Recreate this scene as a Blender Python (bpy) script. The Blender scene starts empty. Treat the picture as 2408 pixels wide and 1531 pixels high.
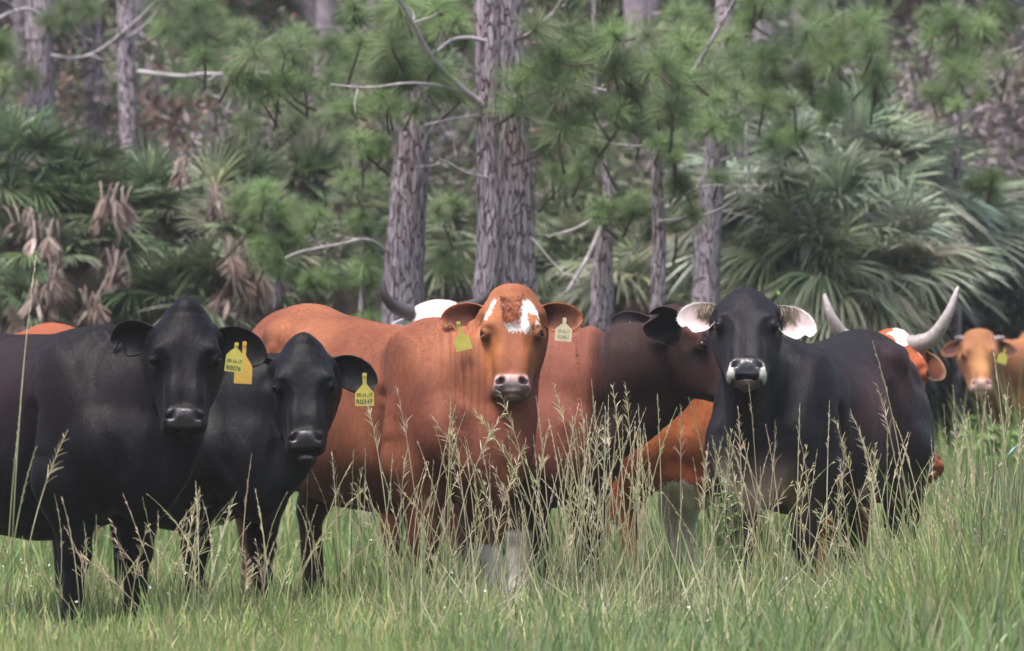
import bpy, math, random
import numpy as np
from mathutils import Vector, Matrix
random.seed(7); RNG = np.random.default_rng(7)
SC = bpy.context.scene
COL = SC.collection
PI = math.pi
R = math.radians
# ------------------------------------------------------------------ camera
CAM_H = 1.23; FPX = 1024*200/36.0; HOR = 367.0; DS = 2407/1024.0
cam = bpy.data.cameras.new('camera'); camo = bpy.data.objects.new('camera', cam); COL.objects.link(camo)
cam.lens = 200; cam.sensor_width = 36; cam.clip_end = 600; cam.clip_start = 0.5
camo.location = (0, 0, CAM_H)
camo.rotation_euler = (R(90)+math.atan((HOR-325.5)/FPX), 0, 0)
cam.dof.use_dof = True; cam.dof.focus_distance = 26.8; cam.dof.aperture_fstop = 4.2
SC.camera = camo
# ------------------------------------------------------------------ light
w = bpy.data.worlds.new('World'); SC.world = w; w.use_nodes = True
nt = w.node_tree; bg = nt.nodes['Background']
sky = nt.nodes.new('ShaderNodeTexSky'); sky.sky_type = 'NISHITA'; sky.sun_disc = False
SUN_EL, SUN_AZ = R(70), R(215)      # azimuth clockwise from +Y
sky.sun_elevation = SUN_EL; sky.sun_rotation = SUN_AZ
sky.air_density = 1.0; sky.dust_density = 5.0; sky.ozone_density = 1.5; sky.altitude = 0
nt.links.new(sky.outputs[0], bg.inputs[0]); bg.inputs[1].default_value = 0.115
sl = bpy.data.lights.new('sun', 'SUN'); sl.energy = 2.3; sl.angle = R(24); sl.color = (1.0, 0.95, 0.9)
so = bpy.data.objects.new('sun', sl); COL.objects.link(so)
sd = Vector((math.sin(SUN_AZ)*math.cos(SUN_EL), math.cos(SUN_AZ)*math.cos(SUN_EL), math.sin(SUN_EL)))
so.rotation_euler = sd.to_track_quat('Z', 'Y').to_euler(); so.location = (0, 10, 30)
SC.view_settings.view_transform = 'Standard'; SC.view_settings.look = 'None'
SC.view_settings.exposure = 1.38; SC.view_settings.gamma = 1.0
SC.render.resolution_x = 1024; SC.render.resolution_y = 651

# ------------------------------------------------------------------ helpers
def P(dx, dy, d):
    """a point of the place: measured column, row and distance -> metres"""
    return np.array([(dx/DS-512)/FPX*d, d, CAM_H+(HOR-dy/DS)/FPX*d])
def ground_z(x, y):
    y = np.asarray(y, float)
    z = np.where(y > 35, (y-35)*0.022, 0.0)
    z = z + np.where(y > 96, (y-96)**1.5*0.25, 0.0)
    return z
def tag(o, label=None, cat=None, group=None, kind=None):
    if label: o['label'] = label
    if cat: o['category'] = cat
    if group: o['group'] = group
    if kind: o['kind'] = kind
    return o
def empty(name, loc):
    o = bpy.data.objects.new(name, None); COL.objects.link(o); o.location = [float(v) for v in loc]
    o.empty_display_size = 0.1
    return o
def mesh_np(name, V, F, mat, parent=None, smooth=True, attrs=None, fmat=None):
    """V (n,3) world coordinates, F (m,3|4) -> one mesh object"""
    V = np.asarray(V, np.float32)
    org = np.array(parent.location) if parent is not None and parent.type == 'EMPTY' else None
    pp = parent
    while org is None and pp is not None:
        if pp.type == 'EMPTY': org = np.array(pp.location)
        pp = pp.parent
    if org is not None: V = V-org.astype(np.float32)
    F = np.asarray(F, np.int32); k = F.shape[1]
    me = bpy.data.meshes.new(name)
    me.vertices.add(len(V)); me.vertices.foreach_set('co', V.ravel())
    me.loops.add(F.size); me.loops.foreach_set('vertex_index', F.ravel())
    me.polygons.add(len(F)); me.polygons.foreach_set('loop_start', np.arange(0, F.size, k, dtype=np.int32))
    me.update(calc_edges=True)
    me.polygons.foreach_set('use_smooth', np.full(len(F), smooth))
    for m in (mat if isinstance(mat, (list, tuple)) else [mat]): me.materials.append(m)
    if fmat is not None: me.polygons.foreach_set('material_index', np.asarray(fmat, np.int32))
    if attrs:
        for an, a in attrs.items():
            a = np.asarray(a, np.float32)
            if a.ndim == 2:
                at = me.attributes.new(an, 'FLOAT_COLOR', 'POINT')
                c = np.ones((len(a), 4), np.float32); c[:, :3] = a
                at.data.foreach_set('color', c.ravel())
            else:
                at = me.attributes.new(an, 'FLOAT', 'POINT'); at.data.foreach_set('value', a)
    me.validate(clean_customdata=False)
    o = bpy.data.objects.new(name, me); COL.objects.link(o)
    if parent is not None: o.parent = parent
    return o
class Acc:
    """gathers pieces of one mesh"""
    def __init__(s): s.V = []; s.F = []; s.C = []; s.n = 0
    def add(s, V, F, C=None):
        V = np.asarray(V, float).reshape(-1, 3); F = np.asarray(F, int)
        if F.shape[1] == 3: F = np.concatenate([F, F[:, 2:3]], 1)
        s.V.append(V); s.F.append(F+s.n); s.n += len(V)
        if C is None: C = (1, 1, 1)
        C = np.asarray(C, float)
        s.C.append(np.broadcast_to(C, (len(V), 3)).copy())
    def build(s, name, mat, parent=None, smooth=True):
        return mesh_np(name, np.concatenate(s.V), np.concatenate(s.F), mat, parent, smooth, {'Col': np.concatenate(s.C)})
def nrm(v):
    v = np.asarray(v, float); return v/(np.linalg.norm(v, axis=-1, keepdims=True)+1e-12)
def hash3(i, j, k, s=0):
    h = (i*374761393+j*668265263+k*2147483647+s*974634777) & 0xffffffff
    h = ((h ^ (h >> 13))*1274126177) & 0xffffffff
    return ((h ^ (h >> 16)) & 0xffff)/65535.0
def vnoise(p, s=0):
    p = np.asarray(p, float); i = np.floor(p).astype(np.int64); f = p-i; f = f*f*(3-2*f)
    r = 0
    for a in (0, 1):
        for b in (0, 1):
            for c in (0, 1):
                wgt = (f[:, 0] if a else 1-f[:, 0])*(f[:, 1] if b else 1-f[:, 1])*(f[:, 2] if c else 1-f[:, 2])
                r = r+wgt*hash3(i[:, 0]+a, i[:, 1]+b, i[:, 2]+c, s)
    return r*2-1
def fbm(p, s=0, o=3):
    r = 0; a = 1.0; t = 0
    for k in range(o):
        r = r+a*vnoise(np.asarray(p)*2**k, s+k); t += a; a *= .5
    return r/t
def smooth_curve(pts, n):
    pts = np.asarray(pts, float); m = len(pts)
    t = np.linspace(0, m-1, n); i = np.clip(np.floor(t).astype(int), 0, m-2); f = (t-i)[:, None]
    g = lambda k: pts[np.clip(k, 0, m-1)]
    p0, p1, p2, p3 = g(i-1), g(i), g(i+1), g(i+2)
    return .5*((2*p1)+(-p0+p2)*f+(2*p0-5*p1+4*p2-p3)*f**2+(-p0+3*p1-3*p2+p3)*f**3)
def tube(pts, rad, ns=8, cap=True):
    pts = np.asarray(pts, float); n = len(pts); rad = np.broadcast_to(np.asarray(rad, float), (n,))
    T = nrm(np.gradient(pts, axis=0)); up = np.array([0, 0, 1.]) if abs(T[0, 2]) < .9 else np.array([1., 0, 0])
    A = nrm(np.cross(T, up)); B = np.cross(T, A)
    th = np.arange(ns)*2*PI/ns
    V = pts[:, None]+rad[:, None, None]*(np.cos(th)[None, :, None]*A[:, None]+np.sin(th)[None, :, None]*B[:, None])
    i = np.arange(n-1)[:, None]*ns; j = np.arange(ns)[None]; k = (j+1) % ns
    F = np.stack([i+j, i+k, i+ns+k, i+ns+j], -1).reshape(-1, 4)
    V = V.reshape(-1, 3)
    if cap:
        V = np.concatenate([V, pts[:1], pts[-1:]]); a = n*ns; j = np.arange(ns); k = (j+1) % ns
        F = np.concatenate([F, np.stack([k, j, np.full(ns, a), np.full(ns, a)], -1),
                            np.stack([(n-1)*ns+j, (n-1)*ns+k, np.full(ns, a+1), np.full(ns, a+1)], -1)])
    return V, F
def strips(root, d0, L, Wd, sag, nseg=4, side=None, tip=.15, kink=None):
    """many blades at once: root (n,3), d0 unit direction (n,3), length, width, sag = downward pull"""
    n = len(root); t = np.linspace(0, 1, nseg+1)[None, :, None]
    L = np.broadcast_to(np.asarray(L, float), (n,))[:, None, None]
    Wd = np.broadcast_to(np.asarray(Wd, float), (n,)); sag = np.broadcast_to(np.asarray(sag, float), (n,))[:, None, None]
    c = root[:, None]+d0[:, None]*L*t
    c[..., 2:3] -= sag*L*t**2
    if side is None:
        side = nrm(np.cross(d0, nrm(RNG.normal(size=(n, 3)))))
    prof = np.interp(t[0, :, 0], [0, .25, .7, 1], [.6, 1, .8, tip])
    o = side[:, None]*(Wd[:, None, None]*.5*prof[None, :, None])
    V = np.stack([c-o, c+o], 2).reshape(n, -1, 3)
    k = nseg+1
    b = (np.arange(n)*k*2)[:, None]; s = (np.arange(nseg)*2)[None]
    q = b+s
    F = np.stack([q, q+1, q+3, q+2], -1).reshape(-1, 4)
    return V.reshape(-1, 3), F, k*2
def rep(c, k): return np.repeat(np.asarray(c, float), k, axis=0)

# ------------------------------------------------------------------ materials
def newmat(name):
    m = bpy.data.materials.new(name); m.use_nodes = True; nt = m.node_tree; b = nt.nodes['Principled BSDF']
    return m, nt, b
def nn(nt, t, **kw):
    n = nt.nodes.new(t)
    for k, v in kw.items(): setattr(n, k, v)
    return n
def mapping(nt, scale, coord='Object'):
    tc = nn(nt, 'ShaderNodeTexCoord'); mp = nn(nt, 'ShaderNodeMapping'); mp.inputs['Scale'].default_value = scale
    nt.links.new(tc.outputs[coord], mp.inputs[0]); return mp.outputs[0]
def noise(nt, vec, scale, detail=3, rough=.6):
    n = nn(nt, 'ShaderNodeTexNoise'); n.inputs['Scale'].default_value = scale; n.inputs['Detail'].default_value = detail
    n.inputs['Roughness'].default_value = rough; nt.links.new(vec, n.inputs['Vector']); return n.outputs['Fac']
def math_n(nt, op, a, b=None, clamp=False):
    n = nn(nt, 'ShaderNodeMath', operation=op); n.use_clamp = clamp
    for i, x in enumerate((a, b)):
        if x is None: continue
        if isinstance(x, (int, float)): n.inputs[i].default_value = x
        else: nt.links.new(x, n.inputs[i])
    return n.outputs[0]
def maprange(nt, v, a, b, c, d):
    n = nn(nt, 'ShaderNodeMapRange'); nt.links.new(v, n.inputs[0])
    for i, x in enumerate((a, b, c, d)): n.inputs[i+1].default_value = x
    return n.outputs[0]
def mixc(nt, f, a, b, blend='MIX'):
    n = nn(nt, 'ShaderNodeMix', data_type='RGBA', blend_type=blend)
    if isinstance(f, (int, float)): n.inputs[0].default_value = f
    else: nt.links.new(f, n.inputs[0])
    for i, x in ((6, a), (7, b)):
        if isinstance(x, tuple): n.inputs[i].default_value = (*x, 1)
        else: nt.links.new(x, n.inputs[i])
    return n.outputs[2]
def bump(nt, h, strength, dist, b):
    n = nn(nt, 'ShaderNodeBump'); n.inputs['Strength'].default_value = strength; n.inputs['Distance'].default_value = dist
    nt.links.new(h, n.inputs['Height']); nt.links.new(n.outputs[0], b.inputs['Normal']); return n
def vcol(nt, name='Col'):
    return nn(nt, 'ShaderNodeVertexColor', layer_name=name).outputs[0]

def coat_material(name, rough, spec, var, sheen, white=(.76, .70, .69)):
    m, nt, b = newmat(name)
    vec = mapping(nt, (1, 1, 1)); fur = mapping(nt, (1, 1, .22))
    c = vcol(nt)
    n1 = noise(nt, vec, 5, 4, .6); n2 = noise(nt, fur, 95, 3, .7); n3 = noise(nt, fur, 28, 3, .6)
    f = math_n(nt, 'ADD', math_n(nt, 'MULTIPLY', n1, var), math_n(nt, 'MULTIPLY', n2, var*.8))
    f = math_n(nt, 'ADD', f, math_n(nt, 'MULTIPLY', n3, var*.6))
    f = math_n(nt, 'ADD', f, 1-1.2*var)
    cb = nn(nt, 'ShaderNodeVectorMath', operation='SCALE'); nt.links.new(c, cb.inputs[0]); nt.links.new(f, cb.inputs['Scale'])
    at = nn(nt, 'ShaderNodeAttribute', attribute_name='patch')
    n4 = noise(nt, fur, 60, 4, .75)
    e = math_n(nt, 'ADD', at.outputs['Fac'], math_n(nt, 'MULTIPLY', math_n(nt, 'SUBTRACT', n4, .5), .085))
    pf = maprange(nt, e, -.006, .006, 1, 0)
    wc = mixc(nt, n2, tuple(x*.75 for x in white), white)
    fc = mixc(nt, pf, cb.outputs[0], wc)
    nt.links.new(fc, b.inputs['Base Color'])
    b.inputs['Roughness'].default_value = rough; b.inputs['Specular IOR Level'].default_value = spec
    b.inputs['Sheen Weight'].default_value = sheen; b.inputs['Sheen Roughness'].default_value = .45
    b.inputs['Sheen Tint'].default_value = (.9, .85, .95, 1)
    gl = nn(nt, 'ShaderNodeAttribute', attribute_name='wet'); nt.links.new(maprange(nt, gl.outputs['Fac'], 0, 1, rough, .30), b.inputs['Roughness']); nt.links.new(maprange(nt, gl.outputs['Fac'], 0, 1, spec, .5), b.inputs['Specular IOR Level'])
    h = math_n(nt, 'ADD', math_n(nt, 'MULTIPLY', n2, .35), math_n(nt, 'MULTIPLY', n3, .8))
    h = math_n(nt, 'ADD', h, math_n(nt, 'MULTIPLY', n1, 1.4))
    bump(nt, h, .5, .012, b)
    return m
M = {}
M['black'] = coat_material('black_coat', .50, .11, .5, .035)
M['red'] = coat_material('red_coat', .68, .15, .55, .04)
def simple(name, col, rough, spec=.5, bmp=None):
    m, nt, b = newmat(name); b.inputs['Base Color'].default_value = (*col, 1)
    b.inputs['Roughness'].default_value = rough; b.inputs['Specular IOR Level'].default_value = spec
    v = mapping(nt, (1, 1, 1)); n1 = noise(nt, v, bmp[0] if bmp else 20, 4)
    nt.links.new(mixc(nt, n1, tuple(x*.62 for x in col), tuple(min(1, x*1.2) for x in col)), b.inputs['Base Color'])
    if bmp: bump(nt, n1, bmp[1], bmp[2], b)
    return m
M['eye'] = simple('eye_gloss', (.006, .004, .003), .16, .35)
M['tag_yellow'] = simple('tag_plastic_yellow', (.50, .44, .09), .45)
M['tag_orange'] = simple('tag_plastic_amber', (.60, .38, .08), .45)
M['tag_cream'] = simple('tag_plastic_cream', (.62, .55, .36), .45)
M['ink'] = simple('tag_ink', (.05, .05, .03), .6)
M['ink_faded'] = simple('tag_ink_faded', (.33, .30, .22), .6)
def vc_material(name, rough=.7, transl=.0, spec=.3, nscale=8, nvar=.4, bmp=0):
    m, nt, b = newmat(name)
    v = mapping(nt, (1, 1, 1)); n1 = noise(nt, v, nscale, 3)
    f = maprange(nt, n1, .3, .7, 1-nvar, 1+nvar)
    cb = nn(nt, 'ShaderNodeVectorMath', operation='SCALE'); nt.links.new(vcol(nt), cb.inputs[0]); nt.links.new(f, cb.inputs['Scale'])
    nt.links.new(cb.outputs[0], b.inputs['Base Color']); b.inputs['Roughness'].default_value = rough
    b.inputs['Specular IOR Level'].default_value = spec
    if bmp: bump(nt, n1, .6, bmp, b)
    if transl:
        tr = nn(nt, 'ShaderNodeBsdfTranslucent'); nt.links.new(cb.outputs[0], tr.inputs[0])
        mx = nn(nt, 'ShaderNodeMixShader'); mx.inputs[0].default_value = transl
        nt.links.new(b.outputs[0], mx.inputs[1]); nt.links.new(tr.outputs[0], mx.inputs[2])
        nt.links.new(mx.outputs[0], nt.nodes['Material Output'].inputs[0])
    return m
M['horn'] = vc_material('horn', .45, 0, .4, 40, .25, .003)
M['hair'] = vc_material('hair', .6, .15, .3, 60, .2)
M['hair_black'] = vc_material('hair_black', .5, .0, .14, 60, .2)
M['grass'] = vc_material('grass_blades', .55, .4, .35, 3, .25)
M['straw'] = vc_material('grass_seed_heads', .7, .25, .3, 10, .2)
M['leaf'] = vc_material('palm_leaf', .42, .25, .5, 3, .3)
M['needle'] = vc_material('pine_needles', .5, .3, .4, 2, .25)
M['shrub'] = vc_material('shrub_leaf', .7, .3, .2, 1, .35)
M['twig'] = vc_material('dry_twig', .85, 0, .2, 14, .35, .01)
def bark_material():
    m, nt, b = newmat('pine_bark')
    v = mapping(nt, (1, 1, .13)); v2 = mapping(nt, (1, 1, .4))
    n0 = noise(nt, mapping(nt, (1, 1, 1)), 6, 3)
    vo = nn(nt, 'ShaderNodeTexVoronoi', feature='DISTANCE_TO_EDGE'); vo.inputs['Scale'].default_value = 40
    add = nn(nt, 'ShaderNodeVectorMath', operation='ADD'); sc = nn(nt, 'ShaderNodeVectorMath', operation='SCALE'); sc.inputs['Scale'].default_value = .06
    nz = nn(nt, 'ShaderNodeTexNoise'); nz.inputs['Scale'].default_value = 9; nt.links.new(v2, nz.inputs['Vector'])
    nt.links.new(nz.outputs['Color'], sc.inputs[0]); nt.links.new(v, add.inputs[0]); nt.links.new(sc.outputs[0], add.inputs[1])
    nt.links.new(add.outputs[0], vo.inputs['Vector'])
    n1 = noise(nt, v2, 30, 4, .7)
    crack = maprange(nt, vo.outputs['Distance'], .0, .10, 0, 1)
    plate = mixc(nt, maprange(nt, n1, .35, .65, 0, 1), (.27, .235, .255), (.56, .50, .53))
    plate = mixc(nt, maprange(nt, n0, .55, .75, 0, .6), plate, (.26, .16, .14))
    c = mixc(nt, crack, (.12, .075, .07), plate)
    c = mixc(nt, .85, c, vcol(nt), 'MULTIPLY')
    nt.links.new(c, b.inputs['Base Color']); b.inputs['Roughness'].default_value = .9; b.inputs['Specular IOR Level'].default_value = .15
    h = math_n(nt, 'ADD', crack, math_n(nt, 'MULTIPLY', n1, .5)); bump(nt, h, .9, .03, b)
    return m
M['bark'] = bark_material()
def soil_material():
    m, nt, b = newmat('meadow_soil')
    v = mapping(nt, (1, 1, 1)); n1 = noise(nt, v, 1.2, 5); n2 = noise(nt, v, 25, 4)
    c = mixc(nt, maprange(nt, n1, .35, .65, 0, 1), (.05, .065, .025), (.10, .10, .05))
    c = mixc(nt, n2, c, (.05, .06, .03)); nt.links.new(c, b.inputs['Base Color'])
    b.inputs['Roughness'].default_value = .95; bump(nt, n2, .8, .05, b); return m
M['soil'] = soil_material()

# ------------------------------------------------------------------ implicit-surface modeller for the cattle
def dense(tab, n=240):
    tab = np.asarray(tab, float); t = np.linspace(tab[0, 0], tab[-1, 0], n)
    m = len(tab); x = tab[:, 0]; out = [t]
    for c in range(1, tab.shape[1]):
        y = tab[:, c]; s = np.diff(y)/np.diff(x)
        d = np.zeros(m); d[0] = s[0]; d[-1] = s[-1]
        for i in range(1, m-1):
            d[i] = 0 if s[i-1]*s[i] <= 0 else 2*s[i-1]*s[i]/(s[i-1]+s[i])
        i = np.clip(np.searchsorted(x, t)-1, 0, m-2); h = x[i+1]-x[i]; u = (t-x[i])/h
        out.append((2*u**3-3*u**2+1)*y[i]+(u**3-2*u**2+u)*h*d[i]+(-2*u**3+3*u**2)*y[i+1]+(u**3-u**2)*h*d[i+1])
    return np.stack(out, 1)
class Field:
    def __init__(s, xs, ys, zs):
        s.ax = [np.asarray(a, np.float32) for a in (xs, ys, zs)]
        s.S = np.full([len(a) for a in s.ax], .5, np.float32)
    def box(s, lo, hi):
        sl = [slice(max(0, np.searchsorted(a, l)-1), min(len(a), np.searchsorted(a, h)+1)) for a, l, h in zip(s.ax, lo, hi)]
        if any(q.stop-q.start < 1 for q in sl): return None, None
        g = [a[q] for a, q in zip(s.ax, sl)]
        return tuple(sl), (g[0][:, None, None], g[1][None, :, None], g[2][None, None, :])
    def put(s, sl, d, k, sub=False):
        A = s.S[sl]; d = d.astype(np.float32)
        if sub:
            d = -d; h = np.maximum(k-np.abs(A-d), 0)/k; s.S[sl] = np.maximum(A, d)+h*h*k*.25
        else:
            h = np.maximum(k-np.abs(A-d), 0)/k; s.S[sl] = np.minimum(A, d)-h*h*k*.25
    def cone(s, a, b, ra, rb, k=.05, squash=None, sub=False):
        a = np.asarray(a, float); b = np.asarray(b, float); m = max(ra, rb)+k+.03
        sl, g = s.box(np.minimum(a, b)-m, np.maximum(a, b)+m)
        if sl is None: return
        ab = b-a; L2 = max(ab@ab, 1e-9)
        px, py, pz = g[0]-a[0], g[1]-a[1], g[2]-a[2]
        t = np.clip((px*ab[0]+py*ab[1]+pz*ab[2])/L2, 0, 1)
        qx, qy, qz = px-t*ab[0], py-t*ab[1], pz-t*ab[2]
        q2 = qx*qx+qy*qy+qz*qz
        r = ra+(rb-ra)*t
        if squash is not None:
            u, f = squash; dq = qx*u[0]+qy*u[1]+qz*u[2]
            q2 = q2+dq*dq*(1/f**2-1)
            d = (np.sqrt(q2)-r)*(.5+.5*f)
        else: d = np.sqrt(q2)-r
        s.put(sl, d, k, sub)
    def ell(s, c, rad, Rm=None, k=.05, sub=False):
        c = np.asarray(c, float); rad = np.asarray(rad, float); m = max(rad)+k+.03
        sl, g = s.box(c-m, c+m)
        if sl is None: return
        p = [g[0]-c[0], g[1]-c[1], g[2]-c[2]]
        if Rm is not None: p = [p[0]*Rm[0, j]+p[1]*Rm[1, j]+p[2]*Rm[2, j] for j in range(3)]
        k0 = np.sqrt((p[0]/rad[0])**2+(p[1]/rad[1])**2+(p[2]/rad[2])**2)
        k1 = np.sqrt((p[0]/rad[0]**2)**2+(p[1]/rad[1]**2)**2+(p[2]/rad[2]**2)**2)+1e-9
        s.put(sl, k0*(k0-1)/k1, k, sub)
    def loft(s, org, Rm, tab, p=2.4, taper=0., k=.05, egg=0.):
        """Rm columns: axis t, side, up.  tab rows: t, half width, top, bottom"""
        T = dense(tab); w = T[:, 1].max(); hi = T[:, 2].max(); lo = T[:, 3].min()
        cs = [org+Rm@np.array([t, a, b]) for t in (T[0, 0], T[-1, 0]) for a in (-w, w) for b in (lo, hi)]
        sl, g = s.box(np.min(cs, 0)-k-.04, np.max(cs, 0)+k+.04)
        q = [g[0]-org[0], g[1]-org[1], g[2]-org[2]]
        t, y, z = [q[0]*Rm[0, j]+q[1]*Rm[1, j]+q[2]*Rm[2, j] for j in range(3)]
        tc = np.clip(t, T[0, 0], T[-1, 0]); over = np.abs(t-tc)
        fi = (tc-T[0, 0])/(T[-1, 0]-T[0, 0])*(len(T)-1); i = np.minimum(fi.astype(np.int32), len(T)-2); f = (fi-i).astype(np.float32)
        g_ = lambda c: (T[:, c].astype(np.float32)[i]*(1-f)+T[:, c].astype(np.float32)[i+1]*f)
        hw, zt, zb = g_(1), g_(2), g_(3)
        zc = (zt+zb)*.5; hz = np.maximum((zt-zb)*.5, .004); zr = (z-zc)/hz
        hw = np.maximum(hw*(1-taper*np.clip(zr, -1, 1)), .004)
        ph = (np.abs(y/hw)**p+np.abs(zr)**p)**(1/p)
        d = (ph-1)*np.minimum(hw, hz)
        s.put(sl, np.where(over > 0, np.maximum(d, over), np.maximum(d, -.3)), k)
    def mesh(s):
        S = s.S; X, Y, Z = s.ax; ins = S < 0
        nx, ny, nz = S.shape
        c = np.zeros((nx-1, ny-1, nz-1), np.int8)
        for a in (0, 1):
            for b in (0, 1):
                for d in (0, 1): c += ins[a:nx-1+a, b:ny-1+b, d:nz-1+d]
        act = (c > 0) & (c < 8); I, J, K = np.nonzero(act)
        idx = np.full(c.shape, -1, np.int32); idx[I, J, K] = np.arange(len(I))
        acc = np.zeros((len(I), 3)); cnt = np.zeros(len(I))
        corner = [(a, b, d) for a in (0, 1) for b in (0, 1) for d in (0, 1)]
        for p in corner:
            for ax in range(3):
                if p[ax] == 1: continue
                q = list(p); q[ax] = 1
                v0 = S[I+p[0], J+p[1], K+p[2]]; v1 = S[I+q[0], J+q[1], K+q[2]]
                m = (v0 < 0) != (v1 < 0); t = np.where(m, v0/(v0-v1+1e-12), 0)
                P0 = np.stack([X[I+p[0]], Y[J+p[1]], Z[K+p[2]]], 1).astype(float)
                P1 = np.stack([X[I+q[0]], Y[J+q[1]], Z[K+q[2]]], 1).astype(float)
                acc += np.where(m[:, None], P0+(P1-P0)*t[:, None], 0); cnt += m
        V = acc/cnt[:, None]; F = []
        for ax in range(3):
            o = [a for a in range(3) if a != ax]
            s0 = [slice(1, n-1) for n in S.shape]; s1 = list(s0); s0[ax] = slice(0, S.shape[ax]-1); s1[ax] = slice(1, S.shape[ax])
            a_, b_ = ins[tuple(s0)], ins[tuple(s1)]
            for val, flip in ((a_ & ~b_, False), (~a_ & b_, True)):
                e = list(np.nonzero(val))
                for oo in o: e[oo] = e[oo]+1
                def cell(du, dv):
                    q = [x.copy() for x in e]; q[o[0]] -= du; q[o[1]] -= dv; return idx[q[0], q[1], q[2]]
                f = np.stack([cell(1, 1), cell(0, 1), cell(0, 0), cell(1, 0)], 1)
                if flip != (ax == 1): f = f[:, ::-1]
                F.append(f)
        F = np.concatenate(F); F = F[(F >= 0).all(1)]
        return V, F
def axis_pts(lo, hi, fa, fb, coarse, fine):
    out = [lo]
    while out[-1] < hi:
        x = out[-1]; dd = max(fa-x, x-fb, 0)
        out.append(x+fine+(coarse-fine)*min(1, dd/.12))
    return np.array(out)
TORSO = [(-.95, .05, 1.14, 1.02), (-.91, .13, 1.25, .92), (-.84, .195, 1.31, .84), (-.72, .25, 1.365, .78), (-.55, .29, 1.40, .74), (-.35, .315, 1.37, .66),
         (-.10, .345, 1.35, .585), (.15, .350, 1.345, .56), (.38, .305, 1.365, .575), (.55, .28, 1.39, .60), (.70, .235, 1.28, .60),
         (.82, .19, 1.12, .60), (.91, .13, 1.00, .64), (.95, .05, .92, .74)]
HEAD = [(-.012, .035, -.03, -.075), (.0, .072, .0, -.10), (.02, .103, .02, -.12), (.05, .138, .038, -.14), (.09, .155, .054, -.165), (.15, .158, .066, -.19), (.21, .152, .072, -.21),
        (.28, .134, .071, -.215), (.35, .113, .068, -.185), (.41, .099, .066, -.135), (.455, .094, .067, -.095), (.515, .087, .062, -.065), (.545, .070, .045, -.045), (.56, .03, .015, -.02)]
def rot_head(yaw, pitch, roll):
    """columns: side (screen right), down the nose, forehead normal; yaw 0 looks at the camera"""
    n = np.array([0, -math.sin(pitch), -math.cos(pitch)]); f = np.array([0, -math.cos(pitch), math.sin(pitch)])
    s = np.array([1., 0, 0])
    B = np.stack([s, n, f], 1)
    cr, sr = math.cos(roll), math.sin(roll)
    Rr = np.array([[cr, 0, sr], [0, 1, 0], [-sr, 0, cr]])
    cy, sy = math.cos(yaw), math.sin(yaw)
    Ry = np.array([[cy, -sy, 0], [sy, cy, 0], [0, 0, 1]])
    return Ry@Rr@B
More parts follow.
